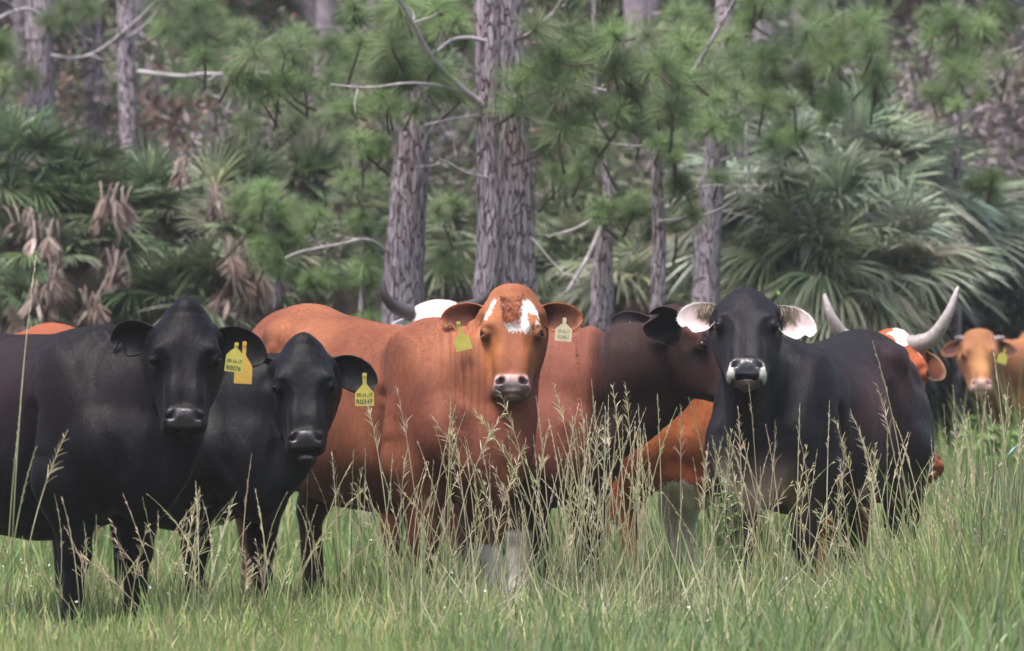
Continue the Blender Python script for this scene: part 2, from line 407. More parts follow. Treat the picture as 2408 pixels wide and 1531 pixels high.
class Cow:
    def __init__(s, name, label, pos, heading, sc, poll, yaw, pitch, roll=0., hs=1., coat='red', colour=None, fine=.0075, coarse=.013,
                 legs=(0, 0, 0, 0), dome=.0, neckmid=None, wr=0., group='cattle standing in the meadow', fat=1., lat=1., patch=None, poll_shape=None, jowl=1., mouth=0., dew=1., drop=0., slope=0., folds=(), crown=1., fr=.30, extra=(), sg=False):
        s.base = np.array([pos[0], pos[1], float(ground_z(0, pos[1]))]); s.h = heading; s.sc = sc
        c, n_ = math.cos(heading), math.sin(heading)
        s.RB = np.array([[c, -n_, 0], [n_, c, 0], [0, 0, 1.]])
        s.root = empty(name, s.base); tag(s.root, label, 'cow', group)
        s.HP = np.asarray(poll, float); s.RH = rot_head(yaw, pitch, roll); s.hs = hs
        B = s.B; H = s.H
        lo = np.minimum.reduce([B(x, y, z) for x in (-1.05, 1.0) for y in (-.4, .4) for z in (0, 1.5)]+[H(0, .25, -.1)-.36*hs])-.04
        hi = np.maximum.reduce([B(x, y, z) for x in (-1.05, 1.0) for y in (-.4, .4) for z in (0, 1.5)]+[H(0, .25, -.1)+.36*hs])+.04
        lo[2] = s.base[2]-.03
        hl = H(0, .27, -.04)-fr*hs; hh = H(0, .27, -.04)+fr*hs
        f = s.f = Field(*[axis_pts(lo[i], hi[i], hl[i], hh[i], coarse, fine) for i in range(3)])
        T = [(a*sc, b*sc*lat, c_*sc+slope*a, d*sc-drop*sc*max(0, 1-abs(a-.05)/.7)) for a, b, c_, d in TORSO]
        f.loft(s.base, s.RB, T, 2.25, .12, .05)
        side = s.RB[:, 1]
        E = lambda x, y, z, rx, ry, rz, k=.06, sub=False, tilt=0: f.ell(B(x, y, z), (rx*sc, ry*sc, rz*sc), s.RB@s.tilt(tilt), k, sub)
        for q in (-1, 1):
            E(.50, q*.215, .98, .19, .085, .33, .07, tilt=-.25)          # shoulder blade
            E(.70, q*.175, .86, .13, .10, .15, .06)                        # point of the shoulder
            E(.52, q*.20, .72, .13, .10, .16, .07)                        # upper arm
            E(-.66, q*.20, .92, .25, .115, .33, .07, tilt=.12)            # thigh
            E(-.52, q*.215, .78, .17, .10, .20, .07)
            E(-.47, q*.215, 1.275-.47*slope/sc, .09, .06, .05, .08)                  # hook bone
            E(-.88, q*.12, 1.20, .06, .05, .05, .05)                      # pin bone
            E(-.32, q*.365, 1.06, .13, .06, .12, .10, True)                # hollow of the flank
            E(.28, q*.385, 1.02, .05, .05, .28, .10, True, tilt=-.2)       # behind the shoulder
            # fore leg
            fx = .54+(legs[0] if q > 0 else legs[1])*.35; gx = .54+(legs[0] if q > 0 else legs[1])
            f.cone(B(.53, q*.185, .70), B(fx, q*.165, .42), .115*sc, .070*sc, .06)
            f.ell(B(fx, q*.163, .40), (.069*sc, .064*sc, .075*sc), s.RB, .03)
            f.cone(B(fx, q*.163, .38), B(gx, q*.16, .14), .052*sc, .046*sc, .03)
            f.ell(B(gx, q*.16, .12), (.052*sc, .05*sc, .055*sc), s.RB, .03)
            f.cone(B(gx+.01, q*.16, .10), B(gx+.045, q*.16, .03), .048*sc, .062*sc, .02)
            # hind leg
            hx = legs[2] if q > 0 else legs[3]
            f.cone(B(-.60, q*.20, .80), B(-.76+hx*.5, q*.17, .50), .16*sc, .070*sc, .07)
            f.ell(B(-.79+hx*.5, q*.17, .50), (.06*sc, .05*sc, .085*sc), s.RB@s.tilt(-.3), .03)
            f.cone(B(-.78+hx*.5, q*.17, .46), B(-.74+hx, q*.165, .14), .054*sc, .047*sc, .03)
            f.ell(B(-.74+hx, q*.165, .12), (.052*sc, .05*sc, .055*sc), s.RB, .03)
            f.cone(B(-.72+hx, q*.165, .10), B(-.68+hx, q*.165, .03), .048*sc, .06*sc, .02)
        E(.80, 0, .66, .13, .085, .14, .07)                               # brisket
        E(-.05, 0, .63, .5, .25*fat, .12, .10)
        f.cone(B(-.92, 0, 1.27), B(-1.00, 0, 1.10), .045*sc, .035*sc, .04); f.cone(B(-1.00, 0, 1.10), B(-.98, 0, .62), .033*sc, .022*sc, .03)
        f.ell(B(-.98, 0, .50), (.045*sc, .045*sc, .14*sc), None, .03)
        for (p0_, p1_, r0_, r1_) in extra: f.cone(B(*p0_), B(*p1_), r0_*sc, r1_*sc, .04)
        # neck: a bent chain from the shoulders to the back of the skull
        a0 = B(.40, 0, 1.08); a1 = B(.66, 0, 1.06); e = H(0, .15, -.10); e0 = H(0, .16, -.30)
        if neckmid is not None: mid = [B(*neckmid)]
        else: mid = []
        pts = smooth_curve(np.array([a0, a1]+mid+[e0*.5+e*.5, e]), 13)
        rr = np.interp(np.linspace(0, 1, 13), [0, .3, .65, 1], [.265*sc, .225*sc, .150*sc, .115*hs])
        up = np.array([0, 0, 1.])
        for i in range(12):
            t = nrm(pts[i+1]-pts[i]); u = nrm(np.cross(t, up)) if abs(t[2]) < .95 else s.RH[:, 0]
            f.cone(pts[i], pts[i+1], rr[i], rr[i+1], .06, (u, .72))
        # crest, throat and dewlap
        th = H(0, .26, -.20); bk = B(.84, 0, .74)
        dw = smooth_curve(np.array([th, th*.55+bk*.45+np.array([0, 0, -.02]), bk]), 7)
        for i in range(6):
            t = nrm(dw[i+1]-dw[i]); v = pts[6]-dw[3]; u = nrm(np.cross(t, v))
            r0 = np.interp(i, [0, 3, 6], [.060*hs, .10*sc*dew, .12*sc]); r1 = np.interp(i+1, [0, 3, 6], [.060*hs, .10*sc*dew, .12*sc])
            f.cone(dw[i], dw[i+1], r0, r1, .09, (u, .55))
        for i in range(1, 6): # fill between crest and dewlap
            j = int(round(12-i*1.7)); t = nrm(dw[i]-pts[j]); 
            u = nrm(np.cross(t, nrm(dw[min(i+1, 6)]-dw[i-1])))
            f.cone(pts[j], dw[i], .10*sc, .08*sc, .09, (u, .7))
        # head
        HT = [(a*hs, 1.05*b*hs*(crown+(1-crown)*min(1, max(0, a)/.17)), c_*hs, d*hs) for a, b, c_, d in HEAD]
        Rl = np.stack([s.RH[:, 1], s.RH[:, 0], s.RH[:, 2]], 1)
        f.loft(s.HP, Rl, HT, 2.7, .33, .03)
        HE = lambda x, y, z, rx, ry, rz, k=.03, sub=False, a=0, b=0: f.ell(H(x, y, z), (rx*hs, ry*hs, rz*hs), s.RH@s.rz(a)@s.ry(b), k*hs, sub)
        ps = poll_shape or (.062, .05, .07)
        HE(0, -.002-dome, -.06, ps[0], ps[1], ps[2], .08)
        HE(0, .035, -.075, .128*crown**1.5, .085+dome*.3, .085, .06)
        for q in (-1, 1):
            HE(q*.078, .262, -.118, .054, .12, .088, .04)               # cheek
            HE(q*.112, .165, .008, .042, .050, .044, .06, a=q*.3)
            HE(q*.124, .168, .036, .028, .012, .020, .03, a=q*.45)       # brow and orbit
            HE(q*.120, .290, .098, .040, .085, .042, .05, True, a=q*.14)
            HE(q*.112, .235, .082, .022, .03, .028, .04, True)  # hollow beside the nose bridge
            HE(q*.055, .395, .035, .028, .085, .03, .04, a=q*.05)
            HE(q*.185, .140, -.02, .03, .035, .045, .05, True)           # temple
            HE(q*.137, .209, .022, .028, .029, .034, .014)               # lids
            HE(q*.163, .211, .040, .024, .0150, .026, .006, True, a=-q*.25, b=q*.5)
            HE(q*.052, .478, .050, .036, .036, .030, .02)                # nostril wing
            HE(q*.062, .512, .022, .037, .036, .042, .022)                # lip lobe
            HE(q*.051, .476, .083, .018, .024, .028, .010, True, a=-q*.55)  # nostril
            HE(q*.066, .484, .066, .016, .010, .026, .010, True, a=q*.3)
            HE(q*.118, .065, -.075, .04, .035, .035, .035)               # ear root
        HE(0, .470, .058, .045, .036, .026, .02)
        HE(0, .497, .088, .004, .02, .012, .008, True)                   # philtrum
        HE(0, .540+mouth*.35, .03, .062, .007+mouth*.5, .04, .008, True)            # mouth
        HE(0, .548+mouth, -.016, .043, .024, .042, .02)                 # chin
        HE(0, .20, .095, .05, .12, .03, .04, True)                       # flat forehead
        V, F = f.mesh(); del s.f
        # skin folds and relief by displacement along the normal
        N = np.zeros_like(V); fn = np.cross(V[F[:, 2]]-V[F[:, 0]], V[F[:, 3]]-V[F[:, 1]])
        for c_ in range(4): np.add.at(N, F[:, c_], fn)
        N = nrm(N)
        s.V, s.F, s.N = V, F, N
        b, hq = s.toB(V), s.toH(V)
        disp = .006*fbm(V*6, 3, 2)
        rib = np.exp(-((b[:, 0]-.05)/.26)**2)*np.exp(-((b[:, 2]-.98)/.2)**2)
        disp += .0022*rib*np.sin(b[:, 0]*62+b[:, 2]*12+fbm(V*3, 5, 2)*2.5)
        disp += .006*fbm(V*np.array([4, 4, 2.]), 41, 2)*(dnh(hq) > .36)
        far = np.clip((dnh(hq)-.40)/.1, 0, 1)*(np.abs(b[:, 1]) > .06)
        for (x0, z0, x1, z1, wdt, dep) in ((.40, 1.02, .37, .62, .038, .048), (.48, .84, .50, .60, .07, -.032), (.66, 1.30, .84, .92, .05, .034), (.84, .92, .86, .70, .04, .02), (-.26, 1.20, -.36, .74, .07, .034), (-.44, .98, -.54, .70, .10, -.024), (-.40, 1.26, -.52, 1.20, .05, -.022), (-.52, 1.22, -.72, 1.12, .06, .02), (-.78, 1.2, -.92, .8, .05, .012), (.30, 1.30, .44, 1.02, .05, .012)):
            ex, ez = x1-x0, z1-z0; tt = np.clip(((b[:, 0]-x0)*ex+(b[:, 2]-z0)*ez)/(ex*ex+ez*ez), 0, 1)
            dd_ = np.hypot(b[:, 0]-x0-tt*ex, b[:, 2]-z0-tt*ez); disp -= 1.35*far*dep*np.exp(-(dd_/wdt)**2)*(.4+.6*np.sin(np.clip(tt, .08, .92)*PI))
        # neck folds
        dn = np.linalg.norm(hq-np.array([0, .20, -.26]), axis=1)
        mk = np.exp(-(dn/.16)**2)*(hq[:, 2] < -.10)
        ph = dn*150+fbm(V*5, 9, 2)*2.2
        disp += (.004+wr)*mk*np.sin(ph)
        if sg: disp -= .030*far*np.exp(-((b[:, 1]+.35*(b[:, 0]-.8)-.20)/.035)**2)*(b[:, 0] > .3); disp += .02*far*np.exp(-((b[:, 1]+.35*(b[:, 0]-.8)-.12)/.05)**2)*(b[:, 0] > .3)
        for cc, rr_, fr, am in folds:
            g = np.exp(-(((hq-np.array(cc))/np.array(rr_))**2).sum(1)*1.2)
            disp += am*g*np.abs(np.sin((hq[:, 0]*fr+fbm(V*np.array([9, 9, 3.]), 17, 2)*1.6)))*2-am*g
        s.V = V+N*disp[:, None]
        s.Nn = N
        s.extra = []
        col, pt = colour(s, b, hq)
        s.cols = np.clip(col, 0, 1); s.patch = pt if pt is not None else np.full(len(V), .5)
        s.coat = coat
        for q in (-1, 1):
            e = H(q*.1365, .210, .0225); u, v = np.meshgrid(np.linspace(0, PI, 13), np.linspace(0, 2*PI, 17)[:-1], indexing='ij')
            sp = np.stack([np.sin(u)*np.cos(v), np.sin(u)*np.sin(v), np.cos(u)], -1).reshape(-1, 3)*.0262*hs+e
            i = np.arange(12)[:, None]*16; j = np.arange(16)[None]; k = (j+1) % 16
            mesh_np('eye', sp, np.stack([i+j, i+ns_(i, k), i+16+k, i+16+j], -1).reshape(-1, 4), M['eye'], s.root)
    def tilt(s, a): c, n_ = math.cos(a), math.sin(a); return np.array([[c, 0, n_], [0, 1, 0], [-n_, 0, c]])
    def rz(s, a): c, n_ = math.cos(a), math.sin(a); return np.array([[c, -n_, 0], [n_, c, 0], [0, 0, 1.]])
    def ry(s, a): c, n_ = math.cos(a), math.sin(a); return np.array([[c, 0, n_], [0, 1, 0], [-n_, 0, c]])
    def B(s, x, y, z): return s.base+s.RB@(np.array([x, y, z])*s.sc)
    def H(s, x, y, z): return s.HP+s.RH@(np.array([x, y, z])*s.hs)
    def toB(s, V): return (V-s.base)@s.RB/s.sc
    def toH(s, V): return (V-s.HP)@s.RH/s.hs
    def ear(s, q, wroot=None, wd=None, wn=None, L=.21, W=.065, out=(1, .12, -.05), face=(.15, 0, 1), droop=.15, inner=(.05, .03, .03), outer=None, rim=None, root=(.122, .062, -.07), curl=0., tipcurl=0., notch=0., darkin=1.):
        """q=-1 screen left. a cupped leaf-shaped shell, opening towards `face`"""
        d = nrm(s.RH@np.array([q*out[0], out[1], out[2]])); n = s.RH@np.array([q*face[0], face[1], face[2]]); n = nrm(n-d*(n@d)); u_ = nrm(np.cross(n, d))
        if wd is not None: d = nrm(wd); n = nrm(np.asarray(wn, float)-d*(np.asarray(wn)@d)); u_ = nrm(np.cross(n, d))
        if u_[2] < 0: u_ = -u_
        o = s.H(q*root[0], root[1], root[2]) if wroot is None else np.asarray(wroot); nu, nv = 26, 17
        U = np.linspace(0, 1, nu)[:, None]; Vv = np.linspace(-1, 1, nv)[None]
        prof = np.interp(U, [0, .08, .2, .4, .6, .78, .9, .97, 1], [.42, .48, .70, .95, 1.0, .88, .62, .34, .08])
        Th = np.interp(U, [0, .15, .4, .7, 1], [2.5, 2.1, 1.25, .85, .6])
        ww = W*prof*s.hs
        Rr = ww/np.sin(np.minimum(Th, PI/2)); th = Vv*Th
        asym = .25*W*s.hs*np.sin(U*PI)                      # belly of the lower edge
        y = Rr*np.sin(th)-asym*(Vv < 0)*(-Vv)
        z = -Rr*(np.cos(th)-np.cos(np.minimum(Th, PI/2)))*(.8)
        z = z+curl*s.hs*W*(np.clip(Vv, 0, 1)**2)*np.sin(U*PI)
        y = y-notch*ww*np.exp(-((U-.8)/.07)**2)*(Vv < 0)*(Vv)*1.4
        def pos(off):
            zz = z-off*np.cos(th)*np.ones_like(U); yy = y+off*np.sin(th)
            p = o+d*(U*L*s.hs)[..., None]+u_*yy[..., None]+n*zz[..., None]
            bend = (droop*L*U**2*s.hs)
            p[..., 2] -= bend*np.ones_like(Vv)
            p = p+n*(tipcurl*L*s.hs*U**3)[..., None]
            return p
        tk = .006*s.hs
        Pi, Po = pos(0).reshape(-1, 3), pos(tk).reshape(-1, 3)
        i = np.arange(nu-1)[:, None]*nv; j = np.arange(nv-1)[None]
        G = np.stack([i+j, i+j+1, i+nv+j+1, i+nv+j], -1).reshape(-1, 4); m = nu*nv
        ring = list(range(0, nv))+[k*nv+nv-1 for k in range(1, nu)]+[m-1-k for k in range(1, nv)]+[k*nv for k in range(nu-2, 0, -1)]
        ring = np.array(ring); nx = np.roll(ring, -1)
        Fc = np.concatenate([G, G[:, ::-1]+m, np.stack([ring, ring+m, nx+m, nx], -1)])
        rad = (np.abs(Vv)*np.ones_like(U)); uu = U*np.ones_like(Vv)
        edge = np.maximum(rad**4, np.clip((uu-.86)/.14, 0, 1)).reshape(-1, 1)
        deep = (np.clip(1-uu/.42, 0, 1)*(1-rad**2)).reshape(-1, 1)*darkin
        ci = np.asarray(inner)[None]*(1-.75*deep)*(1-edge)+np.asarray(rim if rim is not None else inner)[None]*edge
        co = np.broadcast_to(np.asarray(outer if outer is not None else inner), (m, 3))
        s.extra.append((np.concatenate([Pi, Po]), Fc, np.concatenate([ci, co])))
        def at(u, v=0., off=0.):
            k = int(round(u*(nu-1)))*nv+int(round((v+1)/2*(nv-1))); return Pi[k]+n*off
        return dict(at=at, d=d, n=n, u=u_, P=Pi.reshape(nu, nv, 3))
    def finish(s):
        V = [s.V]; F = [s.F]; C = [s.cols]; pt = [s.patch]; k = len(s.V); wet = [pad_mask(s.toH(s.V))]
        for v, f, c in s.extra:
            V.append(v); F.append(f+k); C.append(c); pt.append(np.full(len(v), .5)); wet.append(np.zeros(len(v))); k += len(v)
        s.body = mesh_np('body', np.concatenate(V), np.concatenate(F), M[s.coat], s.root, True, {'Col': np.concatenate(C), 'patch': np.concatenate(pt), 'wet': np.concatenate(wet)})
    def fur(s, n, L, lmat='hair', seed=3, lift=.22, Wd=.0014, head=.5, white=(.66, .60, .60), vary=.42, parent_label=None):
        r = np.random.default_rng(seed); V, F = s.V, s.F
        a = V[F[:, 0]]; b = V[F[:, 1]]; c = V[F[:, 2]]; d = V[F[:, 3]]
        ar = np.linalg.norm(np.cross(c-a, d-b), axis=1); Nf = nrm(s.Nn[F[:, 0]]+s.Nn[F[:, 2]])
        hd0 = dnh(s.toH(a)); wgt = ar*np.where(Nf[:, 1] < .35, 1, .12)*np.where(hd0 < .36, 2.2, 1); wgt *= (a[:, 2]-s.base[2] > .25)
        pick = r.choice(len(F), n, p=wgt/wgt.sum()); u = r.random((n, 1)); v = r.random((n, 1))
        p = (a*(1-u)+b*u)[pick] if False else a[pick]*(1-u)*(1-v)+b[pick]*u*(1-v)+c[pick]*u*v+d[pick]*(1-u)*v
        N = Nf[pick]; h = s.toH(p); hm = dnh(h) < .36
        g = -s.RB[:, 0]*.55+np.array([0, 0, -.85]); g = np.broadcast_to(g, (n, 3)).copy()
        g[hm] = (s.RH@np.array([0, .8, 0])) + (s.RH[:, 0][None]*(h[hm, 0:1]*3)); up = hm & (h[:, 1] < .10); g[up] += s.RH@np.array([0, -1.2, 0])
        g += r.normal(size=(n, 3))*.22; T = nrm(g-N*(g*N).sum(1, keepdims=True)); dr = nrm(T+N*lift)
        nose = hm & (h[:, 1] > .44) & (h[:, 2] > .02)
        keep = ~nose & ~(np.linalg.norm(np.abs(h)-np.array([.145, .211, .035]), axis=1) < .030)
        p, N, dr, hm = p[keep], N[keep], dr[keep], hm[keep]; k0 = F[pick[keep]][:, 0]; m = len(p)
        ll = L*np.where(hm, head, 1)*r.uniform(.6, 1.3, m)
        side = nrm(np.cross(dr, N))
        Vs, Fs, k = strips(p-dr*.002, dr, ll, Wd, 0., 2, side=side, tip=.2)
        mott = fbm(p*7, seed, 2)[:, None]
        cc = s.cols[k0]*(1+vary*r.normal(size=(m, 1))*.8+.25*mott); w_ = s.patch[k0]+r.normal(size=m)*.007 < -.002
        cc[w_] = np.array(white)*r.uniform(.8, 1.15, (w_.sum(), 1)); cc = np.clip(cc, .002, .9)
        return mesh_np('coat_hair', Vs, Fs, M[lmat], s.root, True, {'Col': rep(cc, k)})
    def horn(s, pts, r0, c0, c1, world=False):
        p = smooth_curve(np.array([s.H(*q) if not world else q for q in pts]), 22)
        t = np.linspace(0, 1, 22); r = r0*s.hs*(1-t)**.75*(1+.045*np.sin(t*75)*np.exp(-((t-.2)/.25)**2))+.006
        V, F = tube(p, r, 14); tt = np.concatenate([np.repeat(t, 14), [0, 1]])[:, None]
        mesh_np('horn', V, F, M['horn'], s.root, True, {'Col': np.asarray(c0)*(1-tt)+np.asarray(c1)*tt})
    def ear_tag(s, top, w, h, mat, lines=(), ang=0., face=None, neck=.35, ink='ink', stud=True):
        """flat plastic tag with a narrow neck; top = hole position, hangs down"""
        ca, sa = math.cos(ang), math.sin(ang)
        X = np.array([ca, 0, sa]); Z = np.array([-sa, 0, ca]); Y = np.array([0, -1., 0])
        if face is not None:
            cf, sf = math.cos(face), math.sin(face); X = np.array([X[0]*cf, X[0]*sf, X[2]]); X = nrm(X); Y = nrm(np.cross(X, Z))
            if Y[1] > 0: Y = -Y
        nk = h*neck
        out = [(-.12*w, .08*h), (-.07*w, .11*h), (.07*w, .11*h), (.12*w, .08*h), (.10*w, -nk*.75), (.20*w, -nk), (.44*w, -nk-.17*h), (.5*w, -nk-.24*h), (.5*w, -h+.02*w), (.47*w, -h),
               (-.47*w, -h), (-.5*w, -h+.02*w), (-.5*w, -nk-.24*h), (-.44*w, -nk-.17*h), (-.20*w, -nk), (-.10*w, -nk*.75)]
        n = len(out); t = .0016
        Vf = np.array([top+X*a+Z*b+Y*t for a, b in out]); Vb = np.array([top+X*a+Z*b-Y*t for a, b in out])
        bm_v = np.concatenate([Vf, Vb]); me = bpy.data.meshes.new('ear_tag'); org = s.base
        faces = [tuple(range(n)), tuple(range(2*n-1, n-1, -1))]+[(i, i+n, (i+1) % n+n, (i+1) % n) for i in range(n)]
        vv = bm_v.tolist()
        if stud:
            ns = 12
            for rr, oo in ((.10*w, t*2.5), (.045*w, t*4)):
                b0 = len(vv); c = top+Z*.02*h
                for off in (t*.5, oo):
                    for k in range(ns): vv.append((c+X*rr*math.cos(k*2*PI/ns)+Z*rr*math.sin(k*2*PI/ns)+Y*off).tolist())
                faces.append(tuple(range(b0+ns, b0+2*ns))); faces += [(b0+k, b0+(k+1) % ns, b0+ns+(k+1) % ns, b0+ns+k) for k in range(ns)]
        me.from_pydata([tuple(np.array(v)-org) for v in vv], [], faces); me.materials.append(mat)
        o = bpy.data.objects.new('ear_tag', me); COL.objects.link(o); o.parent = s.root
        for txt, size, zz, wid in lines:
            cu = bpy.data.curves.new('lettering', 'FONT'); cu.body = txt; cu.size = 1; cu.align_x = 'CENTER'; cu.offset = .018
            to = bpy.data.objects.new('tmp', cu); COL.objects.link(to); bpy.context.view_layer.update()
            m2 = bpy.data.meshes.new_from_object(to.evaluated_get(bpy.context.evaluated_depsgraph_get())); bpy.data.objects.remove(to)
            xs = [v.co.x for v in m2.vertices]; kx = wid*w/(max(xs)-min(xs)); cx = (max(xs)+min(xs))/2
            for v in m2.vertices:
                q = top+X*((v.co.x-cx)*kx)+Z*(v.co.y*size*w+zz*h)+Y*(t+.0008)-org; v.co = Vector(q.tolist())
            m2.materials.clear(); m2.materials.append(M[ink]); m2.name = 'lettering'
            lo = bpy.data.objects.new('lettering', m2); COL.objects.link(lo); lo.parent = o
        return o
def ns_(i, k): return k
def dnh(h): return np.linalg.norm(h-np.array([0, .27, -.05]), axis=1)
def sm(x, a, b):
    t = np.clip((x-a)/(b-a), 0, 1); return t*t*(3-2*t)
def mixv(a, b, t): return a*(1-t[:, None])+np.asarray(b)[None]*t[:, None]
#COWS
#WORLD
# ------------------------------------------------------------------ the cattle
def poly_sd(x, y, poly):
    poly = np.asarray(poly, float); d = np.full(len(x), 9.); ins = np.zeros(len(x), bool); n = len(poly)
    for i in range(n):
        a, b = poly[i], poly[(i+1) % n]; e = b-a; wx, wy = x-a[0], y-a[1]
        t = np.clip((wx*e[0]+wy*e[1])/(e@e), 0, 1); d = np.minimum(d, np.hypot(wx-t*e[0], wy-t*e[1]))
        c = ((a[1] > y) != (b[1] > y)) & (x < (b[0]-a[0])*(y-a[1])/(b[1]-a[1]+1e-12)+a[0]); ins ^= c
    return np.where(ins, -d, d)
def blob(q, c, r): return np.exp(-(((q-np.asarray(c))/np.asarray(r))**2).sum(1))
def head_dist(h): return np.sqrt((h[:, 0]/.2)**2+((h[:, 1]-.27)/.36)**2+((h[:, 2]+.05)/.24)**2)
def hooves(s, col, b, c=(.03, .025, .02)): return mixv(col, c, 1-sm(b[:, 2], .06, .08))
def pad_mask(h, n=0): return sm(h[:, 1], .445, .458)*sm(h[:, 2], .035, .055)*(1-sm(h[:, 1], .522, .534))*(1-sm(np.abs(h[:, 0]), .066, .080))
def black_coat(base=(.0032, .0030, .0048), warm=(.030, .016, .020), where=((0., .1, 1.1), (.4, .5, .25), .7), pad=(.03, .026, .03)):  # warm: brownish back patch; its default tone also paints a purple sheen
    def fcol(s, b, h):
        n = len(b); col = np.tile(np.array(base), (n, 1)); c, r, a = where
        q = np.stack([b[:, 0], np.abs(b[:, 1]), b[:, 2]], 1)
        col = mixv(col, warm, np.clip(a*blob(q, c, r)*(1+.6*fbm(b*4, 2)), 0, 1))
        col = mixv(col, np.array(base)*1.6, np.clip(.5*fbm(b*3, 8), 0, 1))
        col = mixv(col, pad, pad_mask(h)); col = mixv(col, (.045, .035, .035), .6*pad_mask(h)*(1-sm(h[:, 1], .455, .475)))
        return hooves(s, col, b), None
    return fcol

# --- black cow at the left with the R0076 tag
A = Cow('cow', 'large black cow at the left edge with tag R0076 and a second amber tag', (-2.16, 25.45), R(-47), 1.02, P(437, 744, 24.75), R(4), R(17), R(1), .98, 'black',
        black_coat(where=((-.1, .1, 1.15), (.6, .5, .22), .9)), crown=.91, dome=.035, drop=.13, legs=(.0, -.03, 0, 0), poll_shape=(.06, .07, .08), dew=1.15)
inn = (.009, .008, .009)
e = A.ear(-1, L=.225, W=.065, out=(1, .02, -.35), face=(.25, .1, 1), droop=.05, inner=inn, outer=inn, rim=(.012, .01, .012), curl=.9, notch=.9)
e = A.ear(1, L=.255, W=.074, out=(1, .22, -.25), face=(-.1, .15, 1), droop=.10, inner=inn, outer=inn, rim=(.014, .012, .013))
A.finish()
tp = e['at'](.50, -.25, .012)
A.fur(80000, .014, 'hair_black')
A.ear_tag(P(574, 812, 24.5)+np.array([0, .035, 0]), .077, .165, M['tag_orange'], ang=-.05, neck=.33)
A.ear_tag(P(556, 812, 24.45), .077, .115, M['tag_yellow'], [('09-16-17', .3, -.66, .82), ('R0076', .34, -.93, .80)], ang=-.13, neck=.16)

# --- black cow beside it, mouth slightly open
Bc = Cow('cow', 'black cow with its mouth slightly open and tag R0347 in its ear', (-1.60, 26.75), R(-57), .99, P(714, 819, 26.0), R(3), R(17), R(-1), .92, 'black',
         black_coat((.0042, .0047, .0062), (.008, .006, .009)), crown=.91, dome=.036, drop=.10, poll_shape=(.055, .06, .07), mouth=.022, legs=(.06, -.05, 0, 0), dew=1.2)
e = Bc.ear(-1, L=.22, W=.064, out=(1, .16, -.35), face=(.2, .1, 1), droop=.10, inner=inn, outer=inn)
e = Bc.ear(1, L=.255, W=.076, out=(1, .22, -.2), face=(-.05, .15, 1), droop=.12, inner=(.007, .007, .008), outer=inn, rim=(.012, .011, .012))
Bc.cols = mixv(Bc.cols, (.12, .12, .13), np.clip(1.3*blob((lambda h: np.stack([np.abs(h[:, 0]), h[:, 1], h[:, 2]], 1))(Bc.toH(Bc.V)), (.022, .566, .018), (.026, .008, .02)), 0, 1))
Bc.finish()
Bc.fur(70000, .014, 'hair_black')
Bc.ear_tag(P(857, 884, 25.72), .085, .135, M['tag_yellow'], [('09-16-17', .3, -.70, .84), ('R0347', .34, -.93, .86)], ang=.0, neck=.34)

# --- red cow with the white forehead patches, the sharpest of the herd
k_ = .000502
def fp(pts): return [((x-887)*k_, (y-95)*k_/.93-.055) for x, y in pts]
PATCH = [fp([(975, 250), (1060, 245), (1130, 290), (1192, 335), (1195, 400), (1135, 405), (1062, 385), (1045, 430), (1052, 500), (1072, 550), (1052, 602), (960, 575), (870, 588), (838, 570), (815, 498), (880, 490), (950, 470), (965, 410), (958, 370), (1002, 312)]),
         fp([(665, 240), (725, 236), (706, 300), (668, 400), (622, 452), (566, 440), (596, 390), (640, 345), (655, 280)]), fp([(782, 298), (842, 316), (832, 347), (790, 342)]),
         fp([(1140, 410), (1168, 410), (1165, 440), (1148, 440)]), fp([(1150, 478), (1170, 520), (1135, 522)])]
def red_head(s, col, h, b, base, tan):
    f = np.clip(1.2-head_dist(h), 0, 1)*2; f = np.clip(f, 0, 1)
    tt = np.clip(blob(np.abs(h), (.10, .33, .0), (.05, .12, .12))+.9*blob(np.abs(h), (.12, .10, .04), (.04, .07, .1)), 0, 1)
    col = mixv(col, tan, f*tt*.8)
    col = mixv(col, (.10, .05, .035), f*.65*blob(np.abs(h), (.130, .225, .03), (.03, .035, .04)))
    return col
